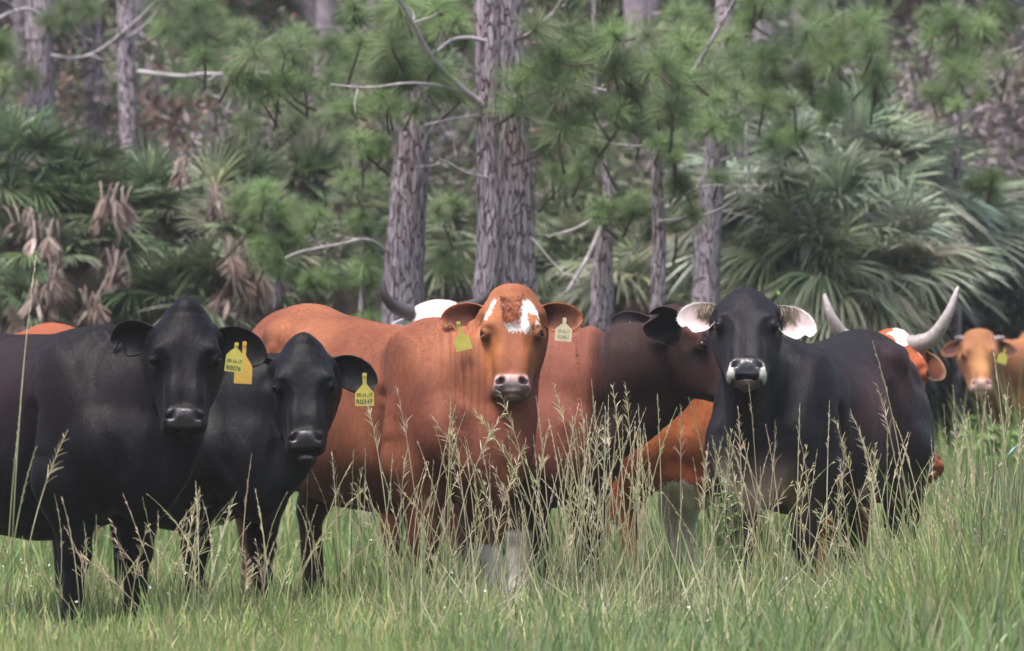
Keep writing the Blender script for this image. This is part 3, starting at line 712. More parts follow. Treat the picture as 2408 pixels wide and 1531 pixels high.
def red_cow(s, b, h):  # the sharpest animal
    n = len(b); base = np.array((.245, .078, .038)); col = np.tile(base, (n, 1))
    nz = fbm(b*3, 4)
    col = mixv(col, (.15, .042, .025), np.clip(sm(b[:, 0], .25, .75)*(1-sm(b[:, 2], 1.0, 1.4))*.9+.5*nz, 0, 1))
    col = mixv(col, (.10, .032, .020), np.clip((1-sm(b[:, 2], .55, .98))*.95, 0, 1))  # belly darkened in the coat colour to deepen the shade underneath
    col = mixv(col, (.38, .155, .075), np.clip(.10+.6*fbm(b*np.array([5, 5, 2]), 11), 0, 1))
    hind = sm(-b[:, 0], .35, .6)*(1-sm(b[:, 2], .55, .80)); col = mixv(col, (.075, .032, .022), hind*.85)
    col = mixv(col, base*.55, np.clip(.15+.9*fbm(b*np.array([2.4, 2.4, 1.4]), 57, 3), 0, .7))
    col = red_head(s, col, h, b, base, (.38, .135, .036))
    front = (h[:, 2] > .0) & (h[:, 1] < .32) & (h[:, 1] > -.1)
    ptc = np.minimum.reduce([poly_sd(h[:, 0], h[:, 1], p) for p in PATCH]); ptc = np.where(front, ptc, .5)
    sock = np.where((b[:, 1] > 0) & (b[:, 0] > .2), b[:, 2]-.36, .5); sock = np.where(b[:, 2] > .06, sock, .5)
    ptc = np.minimum(ptc, sock)
    # muzzle
    m = sm(h[:, 1], .435, .455)*sm(h[:, 2], .0, .02)*(head_dist(h) < 1.3)*(1-sm(np.abs(h[:, 0]), .10, .11))*(1-sm(h[:, 1], .56, .57))
    col = mixv(col, (.42, .28, .26), m*.95); pm = pad_mask(h)
    col = mixv(col, (.42, .32, .33), pm); col = mixv(col, (.60, .33, .28), pm*(1-sm(h[:, 1], .466, .492))*(.6+.6*np.clip(fbm(h*30, 3), 0, 1)))
    col = mixv(col, (.20, .15, .16), pm*np.clip(fbm(h*45, 6)*1.4, 0, 1))
    lip = np.clip(blob(np.abs(h), (.066, .515, .045), (.030, .022, .06))*1.6, 0, .9); col = mixv(col, (.06, .042, .044), lip)
    col = mixv(col, (.10, .075, .06), sm(h[:, 1], .537, .545)*(h[:, 2] > -.05)*(head_dist(h) < 1.2)*.8*(np.abs(h[:, 0]) < .07)*(h[:, 1] < .6))
    nos = blob(np.abs(h), (.050, .477, .070), (.017, .020, .03)); col = mixv(col, (.025, .012, .012), np.clip(nos*1.8, 0, 1))
    return hooves(s, col, b), ptc
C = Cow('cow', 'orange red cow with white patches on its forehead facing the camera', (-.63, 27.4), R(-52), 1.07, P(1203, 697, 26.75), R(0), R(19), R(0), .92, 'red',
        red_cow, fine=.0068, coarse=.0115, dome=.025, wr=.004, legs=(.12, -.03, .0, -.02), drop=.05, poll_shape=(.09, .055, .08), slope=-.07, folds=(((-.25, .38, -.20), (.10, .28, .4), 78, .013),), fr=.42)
ei, eo = (.085, .028, .018), (.30, .095, .04)
e1 = C.ear(-1, L=.248, W=.068, out=(1, .10, -.15), face=(.15, .12, 1), droop=.02, inner=ei, outer=eo, rim=(.36, .13, .06), notch=.5)
e2 = C.ear(1, L=.248, W=.068, out=(1, .10, -.15), face=(.10, .12, 1), droop=.0, inner=ei, outer=eo, rim=(.36, .13, .06))
C.finish()
C.fur(130000, .014, vary=.22)
C.ear_tag(P(1078, 762, 26.62), .078, .125, M['tag_yellow'], ang=.22, neck=.38)
C.ear_tag(P(1327, 752, 26.62), .078, .10, M['tag_cream'], [('09-16-17', .28, -.60, .75), ('R0461', .32, -.88, .66)], ang=-.08, neck=.22, ink='ink_faded', stud=False)
# horn scurs
for q in (-1, 1):
    C.horn([(q*.108, .052, -.05), (q*.125, .035, -.045), (q*.132, .022, -.04)], .020, (.30, .13, .06), (.16, .14, .10))
def hair_tuft(cow, pts, dirs, L, Wd, sag, cols, n_each=1, jit=.25, name='hair'):
    pts = np.repeat(np.asarray(pts), n_each, 0); dirs = np.repeat(np.asarray(dirs), n_each, 0)
    n = len(pts); d = nrm(dirs+RNG.normal(size=(n, 3))*jit); L = L*(.6+.6*RNG.random(n))
    V, F, k = strips(pts, d, L, Wd, sag, 3)
    c = np.asarray(cols)[RNG.integers(0, len(cols), n)]*(.8+.4*RNG.random((n, 1)))
    return mesh_np(name, V, F, M['hair'], cow.root, True, {'Col': rep(c, k)})
def ear_fringe(cow, e, L, cols, inner=False, n=3, Wd=.0016):
    Pg = e['P']; cen = Pg[:, Pg.shape[1]//2]
    pts = []; ds = []
    for i in range(4, 26):
        for j in (0, -1): pts.append(Pg[i, j]); ds.append(nrm(Pg[i, j]-cen[min(i, 18)])+e['d']*.6+e['n']*.3)
    if inner:
        pts = []; ds = []
        for i in range(1, 13):
            for j in range(8, 17): pts.append(Pg[i, j]); ds.append(np.array([0, 0, -1.])+e['n']*.55+e['d']*.25)
    return hair_tuft(cow, pts, ds, L, Wd, .15 if not inner else .3, cols, n)
ear_fringe(C, e1, .009, [(.36, .13, .06)], n=26, Wd=.0007); ear_fringe(C, e2, .009, [(.36, .13, .06)], n=26, Wd=.0007)
# tousled hair on the poll of the red cow
pp = []; dd = []
for i in range(520):
    a = random.uniform(-1, 1); t = random.uniform(-.02, .17); x = a*.055*(1-.3*t/.17)
    pp.append(C.H(x, t, np.interp(t, [-.02, .02, .08, .17], [.0, .03, .055, .070]))); ang = a*1.2
    dd.append(C.RH@np.array([math.sin(ang)*.8, .55 if t > .05 else -.3, .45]))
hair_tuft(C, pp, dd, .016, .0014, .1, [(.30, .085, .035), (.34, .10, .04), (.26, .065, .03)], 3, .3)

# --- dark brown cow in profile behind
def dark_brown(s, b, h):
    n = len(b); col = np.tile(np.array((.18, .058, .036)), (n, 1))
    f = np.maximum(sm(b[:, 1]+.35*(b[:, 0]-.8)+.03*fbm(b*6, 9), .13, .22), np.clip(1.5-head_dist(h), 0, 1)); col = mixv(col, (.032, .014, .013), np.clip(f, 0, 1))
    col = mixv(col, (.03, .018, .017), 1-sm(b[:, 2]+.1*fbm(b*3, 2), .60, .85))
    col = mixv(col, (.20, .07, .042), np.clip(.45*fbm(b*np.array([5, 5, 2]), 21), 0, 1)*(1-f))
    col = mixv(col, (.085, .035, .03), .7*blob(np.abs(h), (.09, .30, -.10), (.1, .1, .1)))
    col = mixv(col, (.30, .06, .03), .95*blob(h*np.array([0, 1, 1]), (0, .085, .045), (1, .05, .035)))
    col = mixv(col, (.02, .014, .015), .9*blob(np.abs(h), (.135, .226, .04), (.05, .035, .04)))
    sock = np.where((b[:, 0] > .2) & (b[:, 1] < 0), b[:, 2]-.40, .5); sock = np.where(b[:, 2] > .06, sock, .5)
    return hooves(s, col, b), sock
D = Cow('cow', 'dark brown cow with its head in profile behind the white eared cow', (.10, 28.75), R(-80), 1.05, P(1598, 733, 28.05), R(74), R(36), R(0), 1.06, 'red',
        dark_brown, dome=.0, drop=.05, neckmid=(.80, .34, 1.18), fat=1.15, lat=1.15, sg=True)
D.ear(-1, P(1580, 805, 27.83), (-.38, -.25, .9), (-.25, -1, .1), L=.18, W=.079, droop=.0, inner=inn, outer=inn, notch=.8)
e4 = D.ear(1, P(1548, 772, 28.25), (-1, .0, .16), (.1, -1, .25), L=.225, W=.060, droop=.0, inner=(.055, .04, .045), outer=(.04, .022, .022), rim=(.012, .01, .012))
D.finish()
D.fur(80000, .015, vary=.25)
D.ear_tag(P(1481, 757, 28.12), .020, .035, M['tag_yellow'], neck=.1)
D.ear_tag(P(1467, 768, 28.12), .016, .02, M['tag_cream'], neck=.1)

# --- black cow at the right with the white ears and white lips
def white_ears(s, b, h):
    col, _ = black_coat((.0088, .0082, .0115), (.060, .027, .026), ((-.02, .33, 1.0), (.30, .3, .22), .95), pad=(.035, .035, .045))(s, b, h)
    col = mixv(col, (.060, .027, .026), .75*blob(np.stack([b[:, 0], np.abs(b[:, 1]), b[:, 2]], 1), (-.5, .3, 1.2), (.22, .3, .13)))
    tan = blob(b, (.80, 0, .60), (.20, .17, .14)); col = mixv(col, (.46, .33, .27), np.clip(tan*2.3*(1+.5*fbm(b*8, 3)), 0, 1))
    tan = blob(b, (-.50, 0, .62), (.2, .3, .12)); col = mixv(col, (.16, .10, .08), np.clip(tan, 0, 1)*.8)
    m = sm(np.abs(h[:, 0])+.25*(h[:, 1]-.5), .065, .072)*sm(h[:, 1], .45, .485)*sm(h[:, 2], -.03, .01)*(1-sm(h[:, 1], .540, .548))*(head_dist(h) < 1.3)*(np.abs(h[:, 0]) < .115)*sm(np.abs(h[:, 0]), .040, .052)
    col = mixv(col, (.50, .48, .45), m)
    col = mixv(col, (.09, .07, .065), sm(h[:, 1], .537, .545)*(h[:, 2] > -.06)*(head_dist(h) < 1.2)*(1-m)*(np.abs(h[:, 0]) < .07)*(h[:, 1] < .6))
    return col, None
E = Cow('cow', 'black cow with white ears and white lips facing the camera', (1.50, 27.95), R(180+64), 1.0, P(1755, 693, 26.95), R(-1), R(36), R(1), .95, 'black',
        white_ears, fine=.0068, coarse=.0115, dome=.026, poll_shape=(.034, .032, .05), crown=1.04, legs=(-.02, .03, 0, 0), drop=.03, slope=-.03)
ew = (.44, .355, .36)
e1 = E.ear(-1, L=.225, W=.074, out=(1, .10, -.05), face=(.0, .12, 1), droop=.05, inner=ew, outer=(.03, .022, .022), rim=(.68, .62, .60), notch=.3)
e2 = E.ear(1, L=.235, W=.076, out=(1, .22, -.05), face=(.0, .12, 1), droop=.15, inner=ew, outer=(.03, .022, .022), rim=(.68, .62, .60), notch=.3)
E.finish()
E.fur(100000, .013, 'hair_black')
for e in (e1, e2):
    ear_fringe(E, e, .05, [(.30, .23, .17), (.18, .13, .09), (.42, .33, .26)], inner=True, n=3, Wd=.0022)
    ear_fringe(E, e, .008, [(.7, .66, .62)], n=22, Wd=.0007)

# --- the animals behind
def orange(s, b, h):
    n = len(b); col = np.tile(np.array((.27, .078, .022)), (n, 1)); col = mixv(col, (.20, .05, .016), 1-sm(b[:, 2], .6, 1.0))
    hind = (b[:, 0] < -.2); p = np.where(hind, b[:, 2]-.60, .5); p = np.where((b[:, 1] > -.02) & hind | (b[:, 0] > .35) & (b[:, 1] > 0) & (b[:, 2] < .3), np.minimum(p, .5), .5)
    u = np.sqrt(((b[:, 0]+.42)/.22)**2+(b[:, 1]/.3)**2+((b[:, 2]-.55)/.12)**2)-1
    return hooves(s, col, b), np.minimum(p, u*.1)
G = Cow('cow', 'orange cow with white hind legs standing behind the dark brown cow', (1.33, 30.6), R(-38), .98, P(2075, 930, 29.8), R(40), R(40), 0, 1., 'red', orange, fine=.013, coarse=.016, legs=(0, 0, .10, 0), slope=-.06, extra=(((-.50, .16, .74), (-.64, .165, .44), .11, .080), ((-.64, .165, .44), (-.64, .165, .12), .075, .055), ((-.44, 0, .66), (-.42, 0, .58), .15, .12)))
G.ear(-1, L=.2, W=.06, inner=ei, outer=eo); G.ear(1, L=.2, W=.06, inner=ei, outer=eo); G.finish(); G.fur(30000, .02, Wd=.003)
def speckled(s, b, h):
    n = len(b); col = np.tile(np.array((.30, .075, .03)), (n, 1))
    q = np.abs(h[:, 0]-.0+.12*(h[:, 1]-.2))-.045-.15*fbm(h*24, 5); q = np.where((h[:, 2] > -.09) & (head_dist(h) < 1.3), q, .5)
    b2 = fbm(b*4, 31)*.4+.05; b2 = np.where(head_dist(h) < 1.35, .5, b2)
    return hooves(s, col, b), np.minimum(q, b2)
H_ = Cow('cow', 'red and white speckled horned cow looking over the black back', (1.25, 33.2), R(-14), .92, P(2105, 792, 32.4), R(8), R(24), R(3), 1.12, 'red', speckled, fine=.009, coarse=.016)
H_.ear(-1, L=.19, W=.06, out=(1, .35, -.2), inner=(.14, .04, .02), outer=eo); H_.ear(1, L=.17, W=.06, out=(1, .62, .0), inner=(.14, .04, .02), outer=eo, rim=(.4, .25, .15)); H_.finish()
hc0, hc1 = (.22, .19, .18), (.48, .42, .42)
H_.horn([P(2030, 800, 32.4), P(1985, 790, 32.35), P(1955, 745, 32.3), P(1937, 690, 32.3)], .045, hc0, hc1, True)
H_.horn([P(2140, 812, 32.4), P(2190, 795, 32.35), P(2228, 740, 32.3), P(2253, 673, 32.3)], .047, hc0, hc1, True)
def tan_cow(s, b, h):
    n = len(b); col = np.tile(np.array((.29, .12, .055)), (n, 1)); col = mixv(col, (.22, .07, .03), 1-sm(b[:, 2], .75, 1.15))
    col = mixv(col, (.45, .22, .09), np.clip(blob(np.abs(h), (0, .3, .06), (.05, .2, .1)), 0, 1))
    col = mixv(col, (.45, .27, .24), sm(h[:, 1], .43, .46)*sm(h[:, 2], -.02, .02)*(head_dist(h) < 1.3))
    col = mixv(col, (.12, .05, .04), np.clip(blob(np.abs(h), (.05, .477, .066), (.014, .02, .03)), 0, 1)); return hooves(s, col, b), None
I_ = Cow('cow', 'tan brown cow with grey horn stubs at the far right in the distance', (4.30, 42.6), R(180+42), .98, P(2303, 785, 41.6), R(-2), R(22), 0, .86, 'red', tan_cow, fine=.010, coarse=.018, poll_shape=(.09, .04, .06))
I_.ear(-1, L=.21, W=.055, out=(1, .22, -.1), inner=(.07, .025, .02), outer=eo, rim=(.3, .12, .06)); I_.ear(1, L=.21, W=.055, out=(1, .25, -.1), inner=(.07, .025, .02), outer=eo, rim=(.3, .12, .06)); I_.finish()
for q in (-1, 1): I_.horn([(q*.10, .04, -.05), (q*.17, .03, -.03), (q*.215, .035, 0)], .032, (.22, .17, .16), (.14, .13, .13))
I_.ear_tag(P(2362, 823, 41.4), .075, .10, M['tag_yellow'], neck=.25, ang=-.3)
def white_coat(s, b, h):
    n = len(b); return hooves(s, np.tile(np.array((.66, .56, .52)), (n, 1)), b), None
J = Cow('cow', 'white cow with dark curved horns behind the orange red cow', (-.62, 34.4), R(-82), 1.06, P(1038, 722, 33.4), R(4), R(26), R(2), 1.15, 'red', white_coat, fine=.010, coarse=.018, poll_shape=(.14, .03, .07))
J.ear(-1, L=.17, W=.05, out=(1, .30, -.1), inner=(.6, .6, .66), outer=(.6, .55, .55)); J.ear(1, L=.17, W=.05, out=(1, .3, -.1), inner=(.6, .55, .55)); J.finish()
J.horn([P(965, 735, 33.4), P(930, 722, 33.35), P(905, 695, 33.3), P(899, 655, 33.3)], .040, (.07, .06, .065), (.035, .03, .035), True)
J.horn([P(1085, 730, 33.4), P(1118, 718, 33.35), P(1146, 698, 33.3), P(1158, 664, 33.3)], .040, (.07, .06, .065), (.035, .03, .035), True)
def plain(c0, c1):
    def f(s, b, h):
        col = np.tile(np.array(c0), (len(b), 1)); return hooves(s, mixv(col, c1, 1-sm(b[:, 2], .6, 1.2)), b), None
    return f
K = Cow('cow', 'reddish brown cow of which only the rump shows behind the orange red back', (-.22, 31.15), R(72), 1.070, P(1150, 900, 32.2), R(170), R(50), 0, 1., 'red', plain((.16, .045, .03), (.1, .03, .02)), fine=.014, coarse=.016)
K.ear(-1, L=.2, W=.06, inner=ei, outer=eo); K.ear(1, L=.2, W=.06, inner=ei, outer=eo); K.finish()
L = Cow('cow', 'orange cow of which only a hump shows over the black back at far left', (-2.76, 34.6), R(92), 1.068, P(100, 950, 35.8), R(170), R(50), 0, 1., 'red', plain((.24, .065, .03), (.2, .055, .03)), fine=.014, coarse=.016)
L.ear(-1, L=.2, W=.06, inner=ei, outer=eo); L.ear(1, L=.2, W=.06, inner=ei, outer=eo); L.finish()
# ------------------------------------------------------------------ ground
gy = np.concatenate([np.arange(8, 60, 1.), np.arange(60, 100, 2.), np.arange(100, 175, 4.)]); gx = np.linspace(-45, 45, 91)
X, Y = np.meshgrid(gx, gy); Z = ground_z(X, Y)+.03*vnoise(np.stack([X.ravel()*.8, Y.ravel()*.8, X.ravel()*0], 1)).reshape(X.shape)
nxx = len(gx); i = np.arange(len(gy)-1)[:, None]*nxx; j = np.arange(nxx-1)[None]
tag(mesh_np('ground', np.stack([X, Y, Z], -1).reshape(-1, 3), np.stack([i+j, i+j+1, i+nxx+j+1, i+nxx+j], -1).reshape(-1, 4), M['soil']), kind='structure')

# ------------------------------------------------------------------ meadow grass
def field_pts(n, d0, d1, pw=1.0, margin=1.1):
    u = RNG.random(n); y = d0+(d1-d0)*u**pw; hw = y*512/FPX+margin
    x = (RNG.random(n)*2-1)*hw; return x, y
def col_of(x, y): return (x*FPX/y+512)*DS
GREEN = np.array([2.3, 2.0, 1.85])*np.array([(.100, .165, .055), (.085, .150, .045), (.135, .185, .075), (.16, .20, .10), (.24, .235, .13), (.115, .18, .085), (.09, .16, .07)])
def grass(name, label, n, d0, d1, h0, h1, wd, pal, seg=3, margin=.6, pw=1.0, hf=None, lean=.35, sag=.22, tus=0):
    x, y = field_pts(n, d0, d1, pw, margin); off = np.zeros((n, 2)); th_ = np.ones(n)
    if tus:
        tx, ty = field_pts(tus, d0, d1, pw, margin); ti = RNG.integers(0, tus, n); far_ = RNG.random(n) < .22
        off = RNG.normal(size=(n, 2))*(.045+.03*RNG.random(tus)[ti])[:, None]; off[far_] = 0
        x = np.where(far_, x, tx[ti]+off[:, 0]); y = np.where(far_, y, ty[ti]+off[:, 1]); th_ = np.where(far_, .75, (.62+.85*RNG.random(tus)**1.7)[ti])
    cl = vnoise(np.stack([x*2.2, y*1.1, x*0], 1), 5); cl2 = vnoise(np.stack([x*.7, y*.5, x*0], 1), 15)
    h = (h0+(h1-h0)*RNG.random(n)**1.6)*(1+.35*cl+.15*cl2)*th_
    if hf is not None: h = h*hf(x, y)
    a = RNG.random(n)*2*PI; ln = lean*np.abs(RNG.normal(size=n))
    d = nrm(np.stack([np.cos(a)*ln+.10*cl2+off[:, 0]*4.5, np.sin(a)*ln*.7+off[:, 1]*4.5, np.ones(n)], 1))
    V, F, k = strips(np.stack([x, y, ground_z(x, y)-.02], 1), d, h, wd*(.6+.8*RNG.random(n)), sag*(RNG.random(n)**1.5), seg,
                     side=nrm(np.stack([np.cos(a*3), np.sin(a*3)*.6, .1*np.sin(a*5)], 1)), tip=.12)
    tn = RNG.normal(size=max(tus, 1))*.16; pi = np.clip((RNG.random(n)+.25*cl2+(tn[ti] if tus else 0))*len(pal), 0, len(pal)-1).astype(int); c = np.asarray(pal)[pi]*(.8+.4*RNG.random((n, 1)))
    o = mesh_np(name, V, F, M['grass'], None, True, {'Col': rep(c, k)})
    tag(o, label, 'grass', kind='stuff'); return o
def hnear(x, y):
    c = col_of(x, y)
    return np.interp(c, [0, 700, 1000, 1140, 1175, 1225, 1260, 1480, 1540, 1650, 1700, 2000, 2407], [.46, .52, .60, .58, .36, .36, .56, .56, .30, .30, .55, .60, 1.1])*np.interp(y, [26.5, 28, 31], [1, .8, .62])
def hfar(x, y):
    c = col_of(x, y); return np.interp(c, [0, 2150, 2230, 2407], [.62, .68, .98, 1.05])*np.interp(y, [30, 36, 50], [.8, 1, 1.15])
grass('meadow_grass', 'dense green meadow grass in front of and between the cattle', 220000, 22.4, 31.5, .20, .60, .0082, GREEN, 4, 1.1, .9, hnear, .38, .38, tus=5200)
grass('distant_grass', 'tall soft green grass reaching back from the cattle to the palms', 90000, 30, 56, .40, .85, .013, GREEN*np.array([.85, .92, .9]), 3, 1.6, 1.0, hfar, .22, tus=5000)
grass('foreground_grass', 'blurred green grass closest to the camera', 26000, 19.5, 23.5, .10, .26, .007, GREEN, 3, .5, 1.0, None)
# dry bent blades lying through the sward
grass('dry_grass', 'pale straw coloured bent blades among the green grass', 44000, 22.4, 33, .22, .62, .0062, [(.45, .40, .27), (.36, .34, .2), (.5, .44, .3), (.3, .32, .18)], 5, 1.1, 1., hnear, .80, .5)

# broad soft blades nearest the lens, thickest at the lower right
def clump(name, label, n, x0, x1, d0, d1, h0, h1, wd, pal, lean):
    c = RNG.uniform(x0, x1, n); d = RNG.uniform(d0, d1, n); x = (c/DS-512)/FPX*d; a = RNG.random(n)*2*PI; ln = lean*np.abs(RNG.normal(size=n))
    dr = nrm(np.stack([np.cos(a)*ln+.08, np.sin(a)*ln*.5, np.ones(n)], 1)); h = RNG.uniform(h0, h1, n)*(np.interp(c, [900, 1300, 1550, 1620, 1750, 2400], [.45, .75, .7, .7, .85, 1.15]) if name == 'broad_grass' else 1)
    V, F, k = strips(np.stack([x, d, ground_z(x, d)-.02], 1), dr, h, wd*RNG.uniform(.6, 1.4, n), .35*RNG.random(n), 5, side=nrm(np.stack([np.cos(a*3), np.sin(a*3)*.5, .1*a], 1)), tip=.1)
    cc = np.asarray(pal)[RNG.integers(0, len(pal), n)]*RNG.uniform(.75, 1.25, (n, 1)); tag(mesh_np(name, V, F, M['grass'], None, True, {'Col': rep(cc, k)}), label, 'grass', kind='stuff')
clump('broad_grass', 'broad bright green blades blurred in the lower right foreground', 3600, 950, 2450, 20.5, 24.6, .14, .52, .011, [(.17, .27, .09), (.22, .32, .12), (.28, .35, .19), (.13, .21, .08), (.36, .36, .22), (.20, .30, .15)], .48)
clump('reedy_grass', 'dark reedy stems at the right edge', 900, 2230, 2460, 24, 30, .45, .95, .008, [(.12, .17, .09), (.17, .21, .11), (.09, .12, .08), (.28, .27, .17)], .12)
clump('bent_stalks', 'long pale stalks leaning across one another in front of the herd', 900, 900, 2420, 23.4, 26.5, .35, .75, .006, [(.52, .47, .32), (.44, .43, .27), (.36, .40, .24)], .75)
n = 420; x, y = field_pts(n, 22, 32); z = RNG.uniform(.06, .36, n); rr = RNG.uniform(.004, .010, n)
a = nrm(RNG.normal(size=(n, 3))); b = nrm(np.cross(a, RNG.normal(size=(n, 3)))); c = np.stack([x, y, z], 1)
V = np.stack([c-a*rr[:, None], c+b*rr[:, None]*.6, c+a*rr[:, None], c-b*rr[:, None]*.6], 1).reshape(-1, 3)
tag(mesh_np('tiny_flowers', V, np.arange(n*4).reshape(-1, 4), M['grass'], None, False, {'Col': np.tile((.78, .85, .85), (n*4, 1))}), 'tiny white flower specks dotted through the grass', 'flowers', kind='stuff')
c = P(2384, 1056, 31.0); sr = empty('plastic_scrap', c); tag(sr, 'pale blue scrap caught in the grass at the right edge', 'scrap')
u, v = np.meshgrid(np.linspace(-1, 1, 9), np.linspace(-1, 1, 7), indexing='ij'); q = np.stack([u*.028+v*.012, .01*np.sin(u*3)+.008*v*v, v*.022*(1-.4*u*u)+u*.018], -1).reshape(-1, 3)+c
i_ = np.arange(8)[:, None]*7; j_ = np.arange(6)[None]; F = np.stack([i_+j_, i_+j_+1, i_+j_+8, i_+j_+7], -1).reshape(-1, 4); m = len(q)
q = np.concatenate([q, q+[0, .003, 0]]); mesh_np('sheet', q, np.concatenate([F, F[:, ::-1]+m]), M['straw'], sr, True, {'Col': np.tile((.50, .66, .72), (2*m, 1))})

# ------------------------------------------------------------------ tall seed heads
STRAW = 1.45*np.array([(.43, .38, .25), (.38, .34, .20), (.36, .28, .21), (.32, .34, .19), (.47, .43, .30)])
class SeedAcc:
    def __init__(s): s.a = Acc()
    def stem(s, root, tip, bow, col, dens=1.0, w=.0042, kind=0):
        root = np.asarray(root, float); tip = np.asarray(tip, float); n = 14; t = np.linspace(0, 1, n)[:, None]
        mid = np.array([root[0]*.72+tip[0]*.28+bow*.6, (root[1]+tip[1])/2, root[2]*.38+tip[2]*.62]); p = (1-t)**2*root+2*t*(1-t)*mid+t*t*tip
        L = np.linalg.norm(tip-root); T = nrm(np.gradient(p, axis=0))
        V, F = tube(p, np.interp(t[:, 0], [0, .6, 1], [w*.75, w*.55, w*.22]), 4, False); g = np.array((.17, .22, .10))
        cc = g*(1-sm(t, .25, .6))+col*sm(t, .25, .6); s.a.add(V, F, np.repeat(cc, 4, 0))
        hl = np.clip(.30/L, .2, .5); m = int(32*dens)
        u = 1-hl*RNG.random(m)**.85; k = u*(n-1); i = np.clip(k.astype(int), 0, n-2); f = (k-i)[:, None]
        q = p[i]*(1-f)+p[i+1]*f; tt = nrm(T[i])
        rd = nrm(np.cross(tt, RNG.normal(size=(m, 3)))); spread = (.20 if kind == 0 else .5)
        d = nrm(tt+rd*spread*(.5+RNG.random((m, 1))))
        ll = (.036 if kind == 0 else .065)*(.45+.8*(1-u)/hl)*(.6+.6*RNG.random(m))
        Vs, Fs, kk = strips(q, d, ll, .0032, .25, 3, tip=.4)
        s.a.add(Vs, Fs, rep(col*(.8+.4*RNG.random((m, 1))), kk))
sa = SeedAcc()
rs = random.Random(4)
def stalk(dx0, dy1, dx1, d, bow=None, kind=None, dens=1., w=.0042):
    """base column dx0, tip at column dx1 and row dy1, distance d"""
    if 1530 < dx1 < 1650 and d < 30 and dy1 > 970 and rs.random() < .85: return
    r = P(dx0, 900, d); r[2] = ground_z(0, d); tp = P(dx1, dy1, d+random.uniform(-.2, .1))
    sa.stem(r, tp, bow if bow is not None else (dx1-dx0)*-.0003, STRAW[random.randrange(5)], dens, w, random.random() < .3 if kind is None else kind)
# stalks measured off the herd's foreground
for a in [(20, 600, 85, 22.6), (30, 1010, 160, 23.2), (10, 955, 50, 22.8), (5, 1050, 85, 22.9), (240, 1235, 150, 24), (300, 1230, 350, 24.1), (420, 1160, 465, 24.2), (560, 1065, 592, 24.4),
          (470, 1130, 460, 24.3), (640, 1150, 600, 24.4), (690, 1190, 745, 25), (800, 1060, 780, 25.5), (830, 1100, 850, 25.5), (930, 930, 860, 25.4), (1000, 905, 930, 25.6), (1050, 930, 1060, 25.2),
          (1290, 920, 1175, 24.9), (1330, 960, 1110, 25.0), (1090, 1010, 1025, 25.2), (1110, 980, 1060, 25.4), (1180, 1040, 1130, 25.1), (1240, 1000, 1290, 25.3), (1300, 930, 1260, 25.1),
          (1350, 990, 1290, 25), (1390, 900, 1300, 25.2), (1420, 890, 1390, 25.1), (1330, 1120, 1345, 24.9), (1480, 905, 1440, 25.5), (1500, 900, 1470, 25.3), (1520, 950, 1500, 25.2),
          (1560, 925, 1545, 25.5), (1600, 960, 1600, 25.6), (1480, 960, 1590, 25.5), (1700, 940, 1620, 25.2), (1690, 1010, 1720, 25.5), (1750, 960, 1735, 25.5), (1790, 900, 1760, 25.6), (1850, 1000, 1800, 25.4),
          (1870, 950, 1880, 25.5), (1940, 940, 1950, 25.6), (2050, 980, 1960, 25.4), (2030, 1080, 2060, 25.3), (2160, 800, 2050, 25.0), (2150, 900, 2060, 25.1), (2120, 970, 2000, 25.2), (2090, 1010, 2020, 25.1),
          (2200, 980, 2100, 25.4), (2260, 910, 2240, 27), (2320, 880, 2290, 30), (2380, 790, 2330, 29), (2350, 900, 2370, 28), (2290, 900, 2320, 31), (2400, 1000, 2395, 26), (2255, 1150, 2290, 26)]:
    stalk(*a)
def scatter(n, x0, x1, y0, y1, d0, d1, dens=.8, lean=85, kind=None):
    for _ in range(n):
        x = rs.uniform(x0, x1); stalk(x, rs.uniform(y0, y1), x+rs.gauss(-8, lean), rs.uniform(d0, d1), rs.gauss(0, .09), kind, dens, .0032)
scatter(16, 60, 620, 1150, 1330, 23.6, 25); scatter(34, 400, 660, 1140, 1300, 23.8, 25.2); scatter(38, 700, 1000, 1050, 1260, 24.6, 26.4)
scatter(66, 960, 1480, 950, 1220, 24.6, 26.4, .9); scatter(42, 1250, 1520, 930, 1150, 24.8, 26.6, .9); scatter(54, 1480, 1800, 1000, 1240, 25, 26.8, .8)
scatter(62, 1740, 2200, 980, 1260, 24.8, 27, .8); scatter(70, 2180, 2420, 930, 1200, 26, 34, .8, 40); scatter(60, 2160, 2420, 1100, 1350, 24.5, 27, .7, 50)
tag(sa.a.build('seed_grass', M['straw']), 'pale seed heads on tall thin stalks standing in front of the cattle', 'grass', kind='stuff')

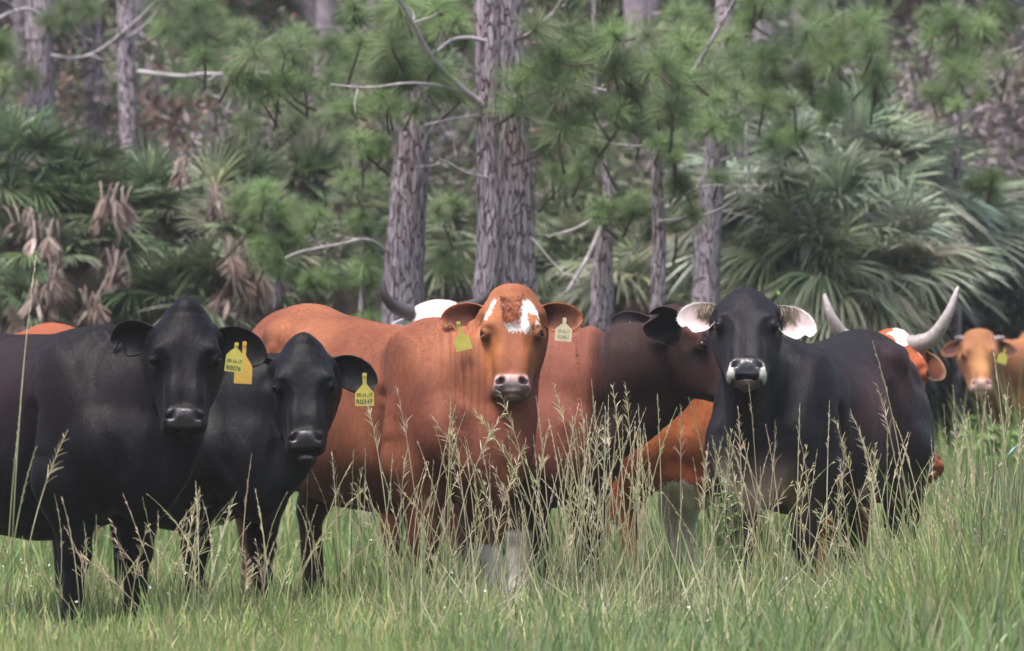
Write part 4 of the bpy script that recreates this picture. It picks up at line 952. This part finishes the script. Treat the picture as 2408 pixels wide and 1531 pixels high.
# ------------------------------------------------------------------ palms
def frond(acc, c, d, L, fold, droop, spread, n, col, wd=.030, pet=None, ragged=.0):
    """fan frond: c hub, d direction of the mid leaflet"""
    d = nrm(d); up = np.array([0, 0, 1.]); s = nrm(np.cross(d, up+RNG.normal(size=3)*.35)); nn_ = np.cross(s, d)
    ph = np.linspace(-spread, spread, n)+RNG.normal(size=n)*.02
    dr = nrm(np.cos(ph)[:, None]*d+np.sin(ph)[:, None]*s+nn_*(fold*np.abs(np.sin(ph))[:, None]))
    side = nrm(-np.sin(ph)[:, None]*d+np.cos(ph)[:, None]*s+nn_*(RNG.choice([-1, 1], n)*.55)[:, None])
    ll = L*(.80+.2*np.cos(ph))*(1-ragged*RNG.random(n))
    V, F, k = strips(np.repeat(c[None], n, 0), dr, ll, wd, droop*(.6+.8*RNG.random(n)), 5, side=side, tip=.08)
    cc = col*(.75+.5*RNG.random((n, 1))); acc.add(V, F, rep(cc, k))
    if pet is not None:
        m = (pet+c)/2+np.array([0, 0, .08]); t = np.linspace(0, 1, 7)[:, None]
        V, F = tube((1-t)**2*pet+2*t*(1-t)*m+t*t*c, .009, 5, False); acc.add(V, F, col*.9)
PG = {'green': (.115, .155, .08), 'blue': (.26, .31, .225), 'olive': (.175, .20, .12), 'dead': (.16, .105, .085), 'deadpale': (.29, .21, .185)}
def palm(label, dx, dyc, d, Rr, nf, L, tone, droop=.25, dead=6, group='fan palms at the edge of the wood', deadtone='dead', wd=.032, up=.35, nl=30, trunk=True, deadat=()):
    """crown centre measured at column dx, row dyc"""
    if L < .85: L *= .66; Rr *= .62; nf = int(nf*1.25); wd *= .66; dyc += 25
    else: L *= .72; Rr *= .55; nf = int(nf*1.35); wd *= .62; nl = 42; dyc += 15
    c0 = P(dx, dyc, d); gz = float(ground_z(0, d)); base = np.array([c0[0], d, gz]); root = empty('fan_palm', base)
    tag(root, label, 'palm', group)
    a = Acc(); 
    for k in range(nf):
        az = RNG.random()*2*PI; el = math.asin(np.clip(RNG.uniform(-.45, 1)+up*.3, -1, 1)); r = Rr*RNG.uniform(.6, 1.05)
        dd = np.array([math.cos(az)*math.cos(el), math.sin(az)*math.cos(el), math.sin(el)])
        hub = c0+dd*r*np.array([1, 1, .9]); dd2 = nrm(dd+np.array([0, 0, -.25]))
        frond(a, hub, dd2, L*RNG.uniform(.75, 1.1), .25, droop*RNG.uniform(.5, 1.6), R(RNG.uniform(70, 115)), nl, np.array(PG[tone])*RNG.uniform(.6, 1.35)*(1+.12*RNG.normal(size=3)*.6), wd, c0+dd*.05)
    a.build('fronds', M['leaf'], root)
    if dead or deadat:
        b = Acc()
        for (ax, ay, ar) in deadat:
            q0 = P(ax, ay, d-.95)
            for k in range(9):
                hub = q0+np.array([RNG.normal()*ar*.3, RNG.normal()*.15, ar*RNG.uniform(.3, .8)]); dd = np.array([RNG.normal()*.35, -.25, -1.])
                frond(b, hub, dd, ar*RNG.uniform(.7, 1.2), .8, .05, R(RNG.uniform(15, 40)), 16, np.array(PG[deadtone if RNG.random() < .6 else 'dead'])*RNG.uniform(.6, 1.15), .028, hub+np.array([RNG.normal()*.04, .1, .12]), .3)
        for k in range(dead):
            az = RNG.random()*2*PI if RNG.random() < .4 else RNG.uniform(-2.6, -.5); dd = np.array([math.cos(az)*.45, math.sin(az)*.45, -1.])
            hub = c0+np.array([math.cos(az), math.sin(az), 0])*Rr*.45+np.array([0, 0, -Rr*RNG.uniform(.15, 1.0)])
            frond(b, hub, dd, L*RNG.uniform(.55, .9), .9, .1, R(RNG.uniform(18, 45)), 22, np.array(PG[deadtone if RNG.random() < .6 else 'dead'])*RNG.uniform(.6, 1.2), wd*.9, c0, .3)
        b.build('dead_fronds', M['leaf'], root)
    if trunk and c0[2] > gz+.3:
        t = np.linspace(0, 1, 14)[:, None]; p = base*(1-t)+c0*t; V, F = tube(p, .12+.02*np.sin(np.arange(14)*2.3), 12)
        tb = Acc(); tb.add(V, F, (.10, .075, .06)); tb.build('trunk', M['twig'], root)
    return root
DEAD = {100: [(110, 600, .22), (120, 690, .16)], 265: [(265, 520, .22), (270, 660, .18)], 560: [(545, 640, .24), (580, 690, .26), (500, 505, .13)], 40: [(75, 745, .17)], 400: [(225, 745, .15), (425, 430, .1)], 20: [(65, 560, .15)]}
for lab, a in [
    ('dark green fan palm at the left edge above the black back', (20, 420, 43, .75, 22, .75, 'green', .18, 4)),
    ('fan palm with upright fronds at far left beside the grey trunks', (130, 430, 43.6, .70, 22, .75, 'green', .15, 6)),
    ('fan palm with a brown skirt of dead fronds at far left', (100, 600, 42.2, .45, 10, .55, 'green', .3, 16)),
    ('fan palm with pale dead fronds left of the black cow head', (265, 560, 42.6, .5, 13, .6, 'green', .3, 12)),
    ('fan palm with narrow upright fronds over the first black cow', (350, 500, 43.4, .62, 20, .7, 'green', .15, 3)),
    ('fan palm with drooping fronds between the two black cows', (470, 520, 43.8, .65, 20, .7, 'olive', .4, 5)),
    ('low fan palm with hanging brown fronds above the orange red rump', (560, 640, 42.0, .4, 7, .5, 'green', .3, 18)),
    ('small dark fan palm standing clear on a stem left of the pines', (730, 400, 44.5, .28, 14, .40, 'green', .05, 0)),
    ('olive fan palm low behind the orange red back', (720, 620, 44, .6, 18, .65, 'olive', .3, 2)),
    ('fan palm low at left behind the first black cow', (400, 690, 42.4, .5, 18, .65, 'green', .3, 3)),
    ('shaded fan palm low at the left edge', (40, 700, 41.8, .4, 8, .55, 'green', .3, 10)),
    ('fan palm half hidden by the leaning pine', (820, 520, 46, .65, 18, .65, 'olive', .25, 1)),
    ('fan palm behind the gap between the pines', (1060, 560, 46, .6, 18, .65, 'olive', .3, 1)),
    ('fan palm behind the thin crooked pine', (1350, 600, 46, .7, 22, .7, 'olive', .35, 2)),
    ('yellowish fan palm low between the thin pines', (1500, 680, 45, .6, 20, .7, 'olive', .4, 1)),
    ('large blue green fan palm right of the thin pines', (1860, 480, 43.5, .95, 30, .95, 'blue', .35, 1)),
    ('tall blue green fan palm with arching fronds at the right', (2030, 430, 44, .95, 30, .95, 'blue', .3, 1)),
    ('fan palm with long drooping fronds behind the white eared cow', (1880, 640, 42.8, .75, 26, .9, 'olive', .5, 2)),
    ('fan palm with hanging fronds behind the long horns', (2110, 640, 43, .8, 26, .9, 'blue', .5, 1)),
    ('fan palm leaning over the tan brown cow', (2300, 620, 45, .8, 24, .9, 'blue', .45, 2)),
    ('fan palm at the right edge above the tan brown cow', (2420, 700, 45.5, .7, 20, .8, 'olive', .4, 3)),
    ('fan palm with spiky fronds over the leftmost dead fronds', (180, 500, 43.0, .6, 20, .75, 'green', .2, 2)),
    ('fan palm with a rounded crown above the two black cows', (590, 560, 43.2, .6, 20, .75, 'olive', .3, 2)),
    ('small fan palm showing left of the needle tufted sapling', (540, 440, 44.6, .5, 18, .7, 'green', .2, 2)),
    ('fan palm low behind the head of the first black cow', (480, 680, 42.2, .5, 18, .7, 'green', .3, 2)),
    ('blue green fan palm tucked between the horned cow and the brush', (2200, 520, 44.6, .8, 20, .9, 'blue', .4, 0)),
    ('blue green fan palm arching above the white eared cow', (1960, 560, 43.2, .8, 20, .9, 'blue', .45, 0)),
    ('fan palm with a low fountain of fronds above the black back', (1990, 700, 42.5, .6, 18, .9, 'olive', .5, 0)),
    ('fan palm just right of the straight thin pine', (1740, 560, 45, .7, 20, .8, 'blue', .3, 1))]:
    big = a[6] == 'blue' or a[5] > .85
    palm(lab, *a[:9], deadtone='deadpale', deadat=DEAD.get(a[0] if a[1] not in (500, 440) else -1, ()), wd=.034 if big else .030, up=.7 if big else .35, nl=34 if big else 28)

# ------------------------------------------------------------------ pines
def needles(acc, c, d, r, n, col):
    """rosette of long needles round a shoot tip"""
    d = nrm(d); a = nrm(np.cross(d, [0.3, .2, 1])); b = np.cross(d, a)
    th = RNG.random(n)*2*PI; ct = 1-RNG.random(n)**.8*1.35; st = np.sqrt(np.clip(1-ct**2, 0, 1))
    dr = ct[:, None]*d+st[:, None]*(np.cos(th)[:, None]*a+np.sin(th)[:, None]*b)
    root = c-d*(RNG.random((n, 1))*r*.45)
    V, F, k = strips(root, nrm(dr), r*(.72+.4*RNG.random(n)), .0026, .10+.1*RNG.random(n), 3, tip=.4)
    cc = np.asarray(col)*(.7+.6*RNG.random((n, 1))); acc.add(V, F, rep(cc, k))
NG = [(.18, .265, .11), (.17, .235, .095), (.22, .30, .14), (.185, .235, .12)]
def trunk_mesh(pts, rad, seed):
    p = smooth_curve(pts, 90); n = len(p); L = np.concatenate([[0], np.cumsum(np.linalg.norm(np.diff(p, axis=0), axis=1))])
    r = np.interp(np.linspace(0, 1, n), np.linspace(0, 1, len(rad)), rad); ns = 40
    T = nrm(np.gradient(p, axis=0)); A = nrm(np.cross(T, [0, 1, 0.01])); B = np.cross(T, A); th = np.arange(ns)*2*PI/ns
    q = np.stack([np.cos(th)[None]*np.ones((n, 1)), np.sin(th)[None]*np.ones((n, 1)), L[:, None]*np.ones((1, ns))], -1).reshape(-1, 3)
    dsp = .10*fbm(q*np.array([4.5, 4.5, 2.2]), seed, 3)+.07*np.abs(vnoise(q*np.array([8, 8, 2.5]), seed+5))+.10*vnoise(q*np.array([.6, .6, 1.3]), seed+9)
    rr = r[:, None]*(1+dsp.reshape(n, ns))
    V = (p[:, None]+rr[..., None]*(np.cos(th)[None, :, None]*A[:, None]+np.sin(th)[None, :, None]*B[:, None])).reshape(-1, 3)
    i = np.arange(n-1)[:, None]*ns; j = np.arange(ns)[None]; k = (j+1) % ns
    F = np.stack([i+j, i+k, i+ns+k, i+ns+j], -1).reshape(-1, 4); return V, F
def limb(acc, pts, r0, r1, col=(.40, .36, .37), n=16, wob=.02):
    p = smooth_curve(np.asarray(pts, float), n); p = p+wob*np.stack([vnoise(p*4, 3), vnoise(p*4, 4), vnoise(p*4, 6)], 1)*np.linspace(0, 1, n)[:, None]
    V, F = tube(p, np.linspace(r0, r1, n), 7); acc.add(V, F, col); return p
def pine(label, trunk, wpx, d, branches=(), tufts=(), tint=(.95, .9, .95), group='pine trees behind the herd', name='pine_tree', nd=860, tops=3.0, seed=1, join=(), tz=(-.9, -.1)):
    """trunk: [(col,row)] from low to high; wpx: width measured at the ends"""
    m = d/FPX/DS
    pts = [P(x, y, d) for x, y in trunk]; gz = float(ground_z(0, d)); v = pts[0]-pts[1]
    base = pts[0]+v*(pts[0][2]-gz)/max(.2, -v[2]) if abs(v[2]) > .2 else np.array([pts[0][0], d, gz]); base[2] = gz-.05; base[1] = d
    tp = pts[-1]+nrm(pts[-1]-pts[-2])*tops
    rad = [wpx[0]*m*.56]+list(np.interp(np.linspace(0, 1, len(pts)), np.linspace(0, 1, len(wpx)), wpx)*m*.5)+[wpx[-1]*m*.3]
    root = empty(name, [base[0], d, gz]); tag(root, label, 'pine', group)
    V, F = trunk_mesh([base]+pts+[tp], rad, seed)
    mesh_np('trunk', V, F, M['bark'], root, True, {'Col': np.tile(tint, (len(V), 1))})
    for br in branches:
        b = Acc(); dz = br[3] if len(br) > 3 else 0
        pp = [P(x, y, d-.05+dz*q/max(1, len(br[0])-1)) for q, (x, y) in enumerate(br[0])]
        p = limb(b, pp, br[1]*m*.5, br[2]*m*.5)
        for q in range(int(br[4]) if len(br) > 4 else 3):
            i_ = RNG.integers(4, 15); d_ = nrm(nrm(p[min(i_+1, 15)]-p[i_-1])+RNG.normal(size=3)*.6); l_ = RNG.uniform(.08, .3)
            limb(b, [p[i_], p[i_]+d_*l_*.5+RNG.normal(size=3)*.02, p[i_]+d_*l_], br[2]*m*.35, br[2]*m*.12, n=7)
        b.build('branch', M['twig'], root)
    if tufts:
        c = Acc()
        for t in tufts:
            x, y, r = t[:3]; dd = d+(t[3] if len(t) > 3 else RNG.uniform(*tz)); c0 = P(x, y, dd)
            for q in range(5):
                cc = c0+RNG.normal(size=3)*r*m*(.15 if q == 0 else .75)*np.array([1, 1, .75]); dr = np.array([RNG.normal()*.5, -.3+RNG.normal()*.4, .75])
                needles(c, cc, dr, r*m*RNG.uniform(.62, 1.0), int(nd*.42), np.array(NG[RNG.integers(4)])*RNG.uniform(.75, 1.35))
                e = cc-nrm(dr)*r*m*.6+np.array([0, .15, -.05]); limb(c, [cc, cc-nrm(dr)*r*m*.4, e+RNG.normal(size=3)*.08], .006, .010, (.12, .08, .07), 7)
        c.build('crown', M['needle'], root)
    return root
UL = [(600, 120, 90), (545, 175, 70), (655, 190, 75), (690, 110, 80), (790, 100, 75), (710, 265, 85), (790, 240, 65), (850, 170, 80), (760, 180, 60), (660, 260, 65)]
UM = [(930, 80, 90), (975, 20, 80), (880, 230, 70), (1010, 90, 60), (1050, 180, 60), (970, 180, 65), (850, 40, 70), (1075, 30, 60)]
UR = [(1290, 120, 80), (1335, 200, 85), (1400, 100, 90), (1470, 140, 85), (1290, 275, 90), (1390, 240, 80), (1460, 240, 80), (1565, 160, 90), (1610, 110, 80), (1640, 200, 90),
      (1550, 280, 65), (1690, 240, 65), (1720, 160, 60), (1650, 50, 80), (1740, 60, 80), (1270, 50, 60), (1350, 20, 60), (1500, 40, 60)]
UR2 = [(1830, 110, 85), (1900, 70, 80), (1820, 220, 65), (1890, 200, 55), (1960, 130, 70), (1790, 20, 70), (2010, 40, 70), (1960, 240, 55), (1860, 300, 55), (2050, 170, 55)]
pine('thick pine with a straight grey trunk, right one of the touching pair', [(1216, 690), (1212, 450), (1200, 220), (1190, 0)], (80, 78, 66, 66), 38.4,
     [([(1225, 95), (1300, 35), (1330, -10), (1380, -60)], 14, 8, -.6), ([(1180, 235), (1300, 205), (1360, 195), (1420, 215)], 9, 5, -.8), ([(1225, 240), (1280, 195), (1350, 150)], 8, 4, -.5), ([(1250, 560), (1290, 600), (1330, 650)], 6, 3, -.4, 1)],
     UR[:8], seed=1, join=())
pine('slender pine pressed against the left side of the thick pine', [(1139, 700), (1150, 560), (1145, 400), (1148, 200), (1145, 0)], (52, 56, 46, 60, 60), 38.0,
     [([(1140, 250), (1065, 190), (1010, 130), (965, 50), (925, -20)], 17, 10, -.8, 4), ([(1125, 235), (1050, 205), (960, 198), (860, 205), (780, 196)], 8, 4, -1.0, 5), ([(1150, 100), (1100, 88), (1060, 95), (1020, 130)], 12, 5, -.4),
      ([(1150, 420), (1090, 400), (1035, 372)], 7, 4, -.5, 1), ([(1130, 270), (1060, 280), (1000, 295)], 7, 4, -.4), ([(965, 50), (990, 30), (1000, -10)], 9, 5, -.3), ([(1010, 130), (1050, 90), (1060, 70)], 6, 3, -.3, 1)],
     UM, seed=2, tz=(-.3, .8))
pine('knobbly leaning pine left of the pair', [(948, 760), (952, 600), (962, 430), (974, 300), (980, 200), (990, 60)], (98, 90, 84, 74, 60, 55), 38.8,
     [([(910, 590), (860, 562), (790, 575), (720, 590), (670, 612)], 9, 5, -.6, 3), ([(975, 330), (930, 270), (880, 240)], 9, 4, -.4)], UL[:3]+[(900, 130, 70), (860, 320, 50)], seed=3)
pine('thin crooked pine with bare twisting branches', [(1412, 760), (1416, 640), (1422, 540), (1428, 440), (1410, 320), (1405, 220)], (52, 46, 30, 20, 14, 12), 40.2,
     [([(1420, 510), (1385, 600), (1350, 660), (1330, 690)], 12, 6, -.5), ([(1425, 470), (1470, 520), (1500, 580), (1450, 600)], 7, 3, -.4, 4), ([(1420, 500), (1350, 540), (1290, 560)], 10, 5, -.4, 4), ([(1410, 330), (1350, 320), (1290, 300)], 6, 3, -.4, 4),
      ([(1425, 490), (1455, 500), (1480, 480)], 9, 4, -.2, 4), ([(1428, 440), (1400, 400), (1370, 380)], 6, 3, -.3, 3)], [(1420, 490, 45), (1360, 400, 50), (1500, 480, 50), (1530, 545, 50)]+UR[8:10], seed=4)
pine('thin straight pale pine between the crooked pine and the grey one', [(1545, 720), (1549, 560), (1545, 400), (1556, 300), (1590, 240)], (34, 31, 24, 14, 10), 39.4,
     [([(1548, 520), (1620, 512), (1700, 490), (1750, 450)], 8, 4, -.6, 4), ([(1545, 350), (1480, 340), (1380, 325)], 7, 3, -.7, 4), ([(1556, 470), (1600, 460), (1650, 440), (1700, 430)], 6, 3, -.4, 4), ([(1556, 300), (1600, 260), (1640, 240)], 8, 4, -.4)],
     [(1610, 420, 60), (1580, 350, 50)]+UR[10:12], seed=5)
pine('grey pine trunk left of the white eared cow', [(1660, 740), (1664, 600), (1672, 480), (1684, 360), (1690, 250), (1700, 60)], (66, 62, 60, 50, 44, 40), 42.5,
     [([(1690, 380), (1740, 355), (1800, 310)], 7, 4, -.5, 4), ([(1700, 400), (1740, 440), (1800, 430), (1812, 395)], 6, 3, -.5, 2), ([(1755, 290), (1752, 350), (1755, 420)], 7, 4, -.3, 2), ([(1690, 150), (1740, 110), (1750, 80)], 8, 5, -.8, 3)], UR[12:15]+UR2, seed=6)
pine('pale grey pine trunk nearest the left edge', [(94, 420), (96, 260), (92, 100), (90, 0)], (66, 62, 64, 68), 47, [([(125, 60), (60, 20), (-20, 50)], 10, 6, -.6), ([(120, 130), (210, 130), (330, 40), (390, -20)], 9, 5, -.8)], [(10, 120, 60), (150, 10, 60)], seed=7)
pine('second grey pine trunk from the left edge', [(228, 420), (222, 280), (216, 120), (212, 0)], (46, 44, 44, 44), 47.6, [([(225, 95), (200, 90), (165, 50)], 7, 4, -.6)], [(180, 10, 50)], seed=8)
pine('third grey pine trunk from the left edge with a bare fork', [(300, 480), (302, 300), (296, 140), (296, 0)], (44, 42, 42, 42), 46.6,
     [([(300, 90), (340, 60), (375, 20), (400, -30)], 9, 5, -.6), ([(325, 168), (420, 178), (500, 172), (560, 176), (640, 170)], 11, 7, -4.5, 6)], [(480, 100, 85), (455, 50, 80), (520, 40, 60)]+UL[3:6], seed=9)
pine('young pine sapling with round needle tufts left of the leaning pine', [(640, 800), (655, 640), (640, 540), (625, 450)], (16, 14, 10, 8), 40.5, [], [(617, 440, 58, -.2), (645, 530, 75, 0), (600, 560, 55, 0), (690, 560, 50, 0), (650, 620, 55, 0)], name='pine_sapling', seed=10, tops=.1)
pine('young pine sapling with fluffy tufts just left of the leaning pine', [(840, 900), (850, 700), (850, 560), (850, 440)], (16, 13, 10, 8), 40.2, [], [(850, 425, 55, 0), (850, 500, 45, 0), (760, 640, 62, 0), (855, 620, 62, 0), (870, 735, 60, 0), (1040, 500, 50, .2), (1050, 620, 55, .3)], name='pine_sapling', seed=11, tops=.1)
pine('dim pine with small tufts near the upper right corner', [(2250, 560), (2252, 300), (2255, 100), (2262, -60)], (22, 20, 18, 16), 44, [([(2255, 200), (2310, 150), (2400, 110)], 8, 5, -.6), ([(2250, 250), (2330, 210), (2410, 120)], 8, 4, -1)], [(2240, 150, 65), (2265, 75, 60), (2310, 50, 60), (2230, 230, 45), (2350, 20, 60), (1945, 430, 55), (2310, 430, 50), (2200, 30, 55)], seed=13)

# ------------------------------------------------------------------ the wood behind
wd_ = Acc(); rw = np.random.default_rng(11)
for k in range(115):
    d = rw.uniform(52, 92); hw = d*512/FPX+2.5; x = rw.uniform(-hw, hw); gz = float(ground_z(0, d)); r = rw.uniform(.04, .15)
    ln = rw.normal(size=2)*.25; p = smooth_curve(np.array([[x, d, gz-.1], [x+ln[0], d, gz+3], [x+ln[0]*1.6+ln[1], d, gz+6.5], [x+ln[0]*2, d, gz+11]]), 10)
    V, F = tube(p, np.linspace(r, r*.6, 10), 9); cc = np.array((.23, .19, .215))*rw.uniform(.6, 1.3); wd_.add(V, F, cc)
    for q in range(6):
        i_ = rw.integers(2, 8); d_ = nrm(rw.normal(size=3)+[0, 0, .3]); V, F = tube(smooth_curve(np.array([p[i_], p[i_]+d_*.6, p[i_]+d_*1.2+rw.normal(size=3)*.2]), 6), np.linspace(.022, .006, 6), 5); wd_.add(V, F, cc*.9)
tag(wd_.build('distant_tree_trunks', M['twig']), 'dim grey purple trunks of the wood far behind the herd', 'woodland', kind='stuff')
def leafmass(name, label, n, d0, d1, z0, z1, per, sz, pal, rad, seed, xr=None, mat='shrub', colf=None):
    r = np.random.default_rng(seed); d = r.uniform(d0, d1, n); hw = d*512/FPX+2.4
    x = r.uniform(-1, 1, n)*hw if xr is None else (r.uniform(xr[0], xr[1], n)/DS-512)/FPX*d
    z = ground_z(0, d)+r.uniform(z0, z1, n)
    c = np.repeat(np.stack([x, d, z], 1), per, 0)+r.normal(size=(n*per, 3))*np.repeat(r.uniform(.5, 1.3, n)*rad, per)[:, None]
    pal = np.asarray(pal)
    if colf is None: ci = r.integers(0, len(pal), n)
    else: ci = colf(x, z, d, r)
    col = np.repeat(pal[ci]*r.uniform(.75, 1.25, (n, 1)), per, 0)*r.uniform(.88, 1.12, (n*per, 1))
    N = n*per; a = nrm(r.normal(size=(N, 3))); b = nrm(np.cross(a, r.normal(size=(N, 3)))); s = sz*r.uniform(.5, 1.4, (N, 1))
    V = np.stack([c-a*s, c+b*s*.38, c+a*s, c-b*s*.38], 1).reshape(-1, 3); F = np.arange(N*4).reshape(-1, 4)
    o = mesh_np(name, V, F, M[mat], None, False, {'Col': np.repeat(col, 4, 0)}); tag(o, label, 'foliage', kind='stuff'); return o
PALW = 1.12*np.array([(.105, .125, .065), (.085, .115, .055), (.13, .14, .085), (.15, .135, .12), (.19, .155, .165), (.16, .10, .085), (.10, .135, .085), (.20, .17, .18)])  # tones lifted slightly to pale the wood in place of thicker haze
def woodcol(x, z, d, r):
    c = (x*FPX/d+512)*DS; purple = np.clip(np.interp(c, [0, 300, 520, 1100, 1900, 2150, 2407], [.65, .6, .3, .15, .15, .6, .65])+np.where(z > 2.4, .1, -.25), .05, .9)
    g = r.integers(0, 3, len(c)); g = np.where(r.random(len(c)) < .25, 6, g)
    return np.where(r.random(len(c)) < purple, r.choice([3, 4, 5, 7], len(c)), g)
leafmass('understory', 'tangle of olive and brown undergrowth behind the palms', 1900, 47, 60, .0, 3.6, 130, .06, PALW, .28, 21, colf=woodcol)
leafmass('distant_wood', 'hazy far wood of grey green and dull purple foliage', 3100, 60, 93, 0, 8.5, 130, .115, PALW, .55, 22, colf=woodcol)
leafmass('low_thicket', 'fine grey green brush spreading above the tan brown cow', 220, 44.5, 48, .5, 2.0, 260, .035, [(.13, .18, .13), (.11, .16, .11), (.16, .20, .16)], .17, 23, (2100, 2450))
leafmass('broken_undergrowth', 'dark undergrowth at the feet of the palms', 700, 44, 50, .0, 1.3, 110, .07, [(.05, .065, .035), (.07, .08, .045), (.09, .08, .06), (.06, .075, .04)], .22, 24)
# leafy weeds
def weed(label, dx, dy, d, h, n, col, sz):
    base = P(dx, dy, d); gz = float(ground_z(0, d)); base[2] = gz; top = P(dx, dy, d)[2]
    root = empty('weed', base); tag(root, label, 'weed', 'leafy weeds in the grass'); a = Acc(); st = Acc()
    for k in range(7):
        tp = np.array([base[0]+random.gauss(0, h*.25), d+random.gauss(0, h*.2), top*random.uniform(.85, 1.08)])
        p = smooth_curve(np.array([base+np.array([random.gauss(0, .03), 0, 0]), (base+tp)/2+np.array([random.gauss(0, .03), 0, 0]), tp]), 12); V, F = tube(p, np.linspace(.005, .002, 12), 5); st.add(V, F, np.array(col)*.8)
        m = n; i_ = RNG.integers(5, 12, m); c = p[i_]; dr = nrm(RNG.normal(size=(m, 3))*np.array([1, 1, .4])+[0, 0, .25])
        V, F, kk = strips(c, dr, sz*(.6+.7*RNG.random(m)), sz*.5, .2, 3, tip=.1); a.add(V, F, rep(np.array(col)*(.7+.6*RNG.random((m, 1))), kk))
    st.build('stem', M['leaf'], root); a.build('leaves', M['leaf'], root)
weed('bright green leafy weed under the tan brown cow', 2345, 985, 38.5, .35, 26, (.19, .30, .09), .10)
weed('fine leaved green weed in front of the white eared cow', 1728, 1130, 25.6, .12, 34, (.26, .33, .14), .020)
weed('fine leaved green weed left of the white eared cow legs', 1700, 1160, 25.4, .12, 34, (.26, .33, .15), .018)
weed('bright leaf spray behind the head of the white eared cow', 1818, 715, 40.0, .12, 10, (.22, .36, .08), .06)

# unseen wood added behind the camera and beside it to cut low sky light
rb = np.random.default_rng(5); n = 900; ang = rb.uniform(R(125), R(415), n); ang = np.where(ang > R(360)-R(0), ang, ang); rad_ = rb.uniform(34, 46, n)
cx, cy, cz = np.cos(ang)*rad_, 22+np.sin(ang)*rad_, rb.uniform(0, 15, n)
ok = (cy < 30); cx, cy, cz = cx[ok], cy[ok], cz[ok]; n = len(cx); per = 30
c = np.repeat(np.stack([cx, cy, cz], 1), per, 0)+rb.normal(size=(n*per, 3))*1.3; N = len(c); a = nrm(rb.normal(size=(N, 3))); b = nrm(np.cross(a, rb.normal(size=(N, 3)))); sz = rb.uniform(.3, .7, (N, 1))
tag(mesh_np('added_screen_wood', np.stack([c-a*sz, c+b*sz*.6, c+a*sz, c-b*sz*.6], 1).reshape(-1, 3), np.arange(N*4).reshape(-1, 4), M['shrub'], None, False, {'Col': np.tile((.07, .09, .045), (N*4, 1))}), 'unseen wood added round the meadow to dim light from the horizon', 'foliage', kind='stuff')
# air
hm = bpy.data.materials.new('haze'); hm.use_nodes = True; hn = hm.node_tree; hn.nodes.remove(hn.nodes['Principled BSDF'])
pv = hn.nodes.new('ShaderNodeVolumePrincipled'); pv.inputs['Density'].default_value = .0007; pv.inputs['Color'].default_value = (.92, .93, .95, 1); pv.inputs['Anisotropy'].default_value = .2
hn.links.new(pv.outputs[0], hn.nodes['Material Output'].inputs['Volume'])
x0, x1, y0, y1, z0, z1 = -70, 70, -40, 190, -2, 190
bv = [(x, y, z) for x in (x0, x1) for y in (y0, y1) for z in (z0, z1)]
me = bpy.data.meshes.new('haze'); me.from_pydata(bv, [], [(0, 1, 3, 2), (4, 6, 7, 5), (0, 4, 5, 1), (2, 3, 7, 6), (0, 2, 6, 4), (1, 5, 7, 3)]); me.materials.append(hm)
ho = bpy.data.objects.new('haze', me); COL.objects.link(ho); tag(ho, 'thin pale air between the herd and the wood', 'haze', kind='stuff')
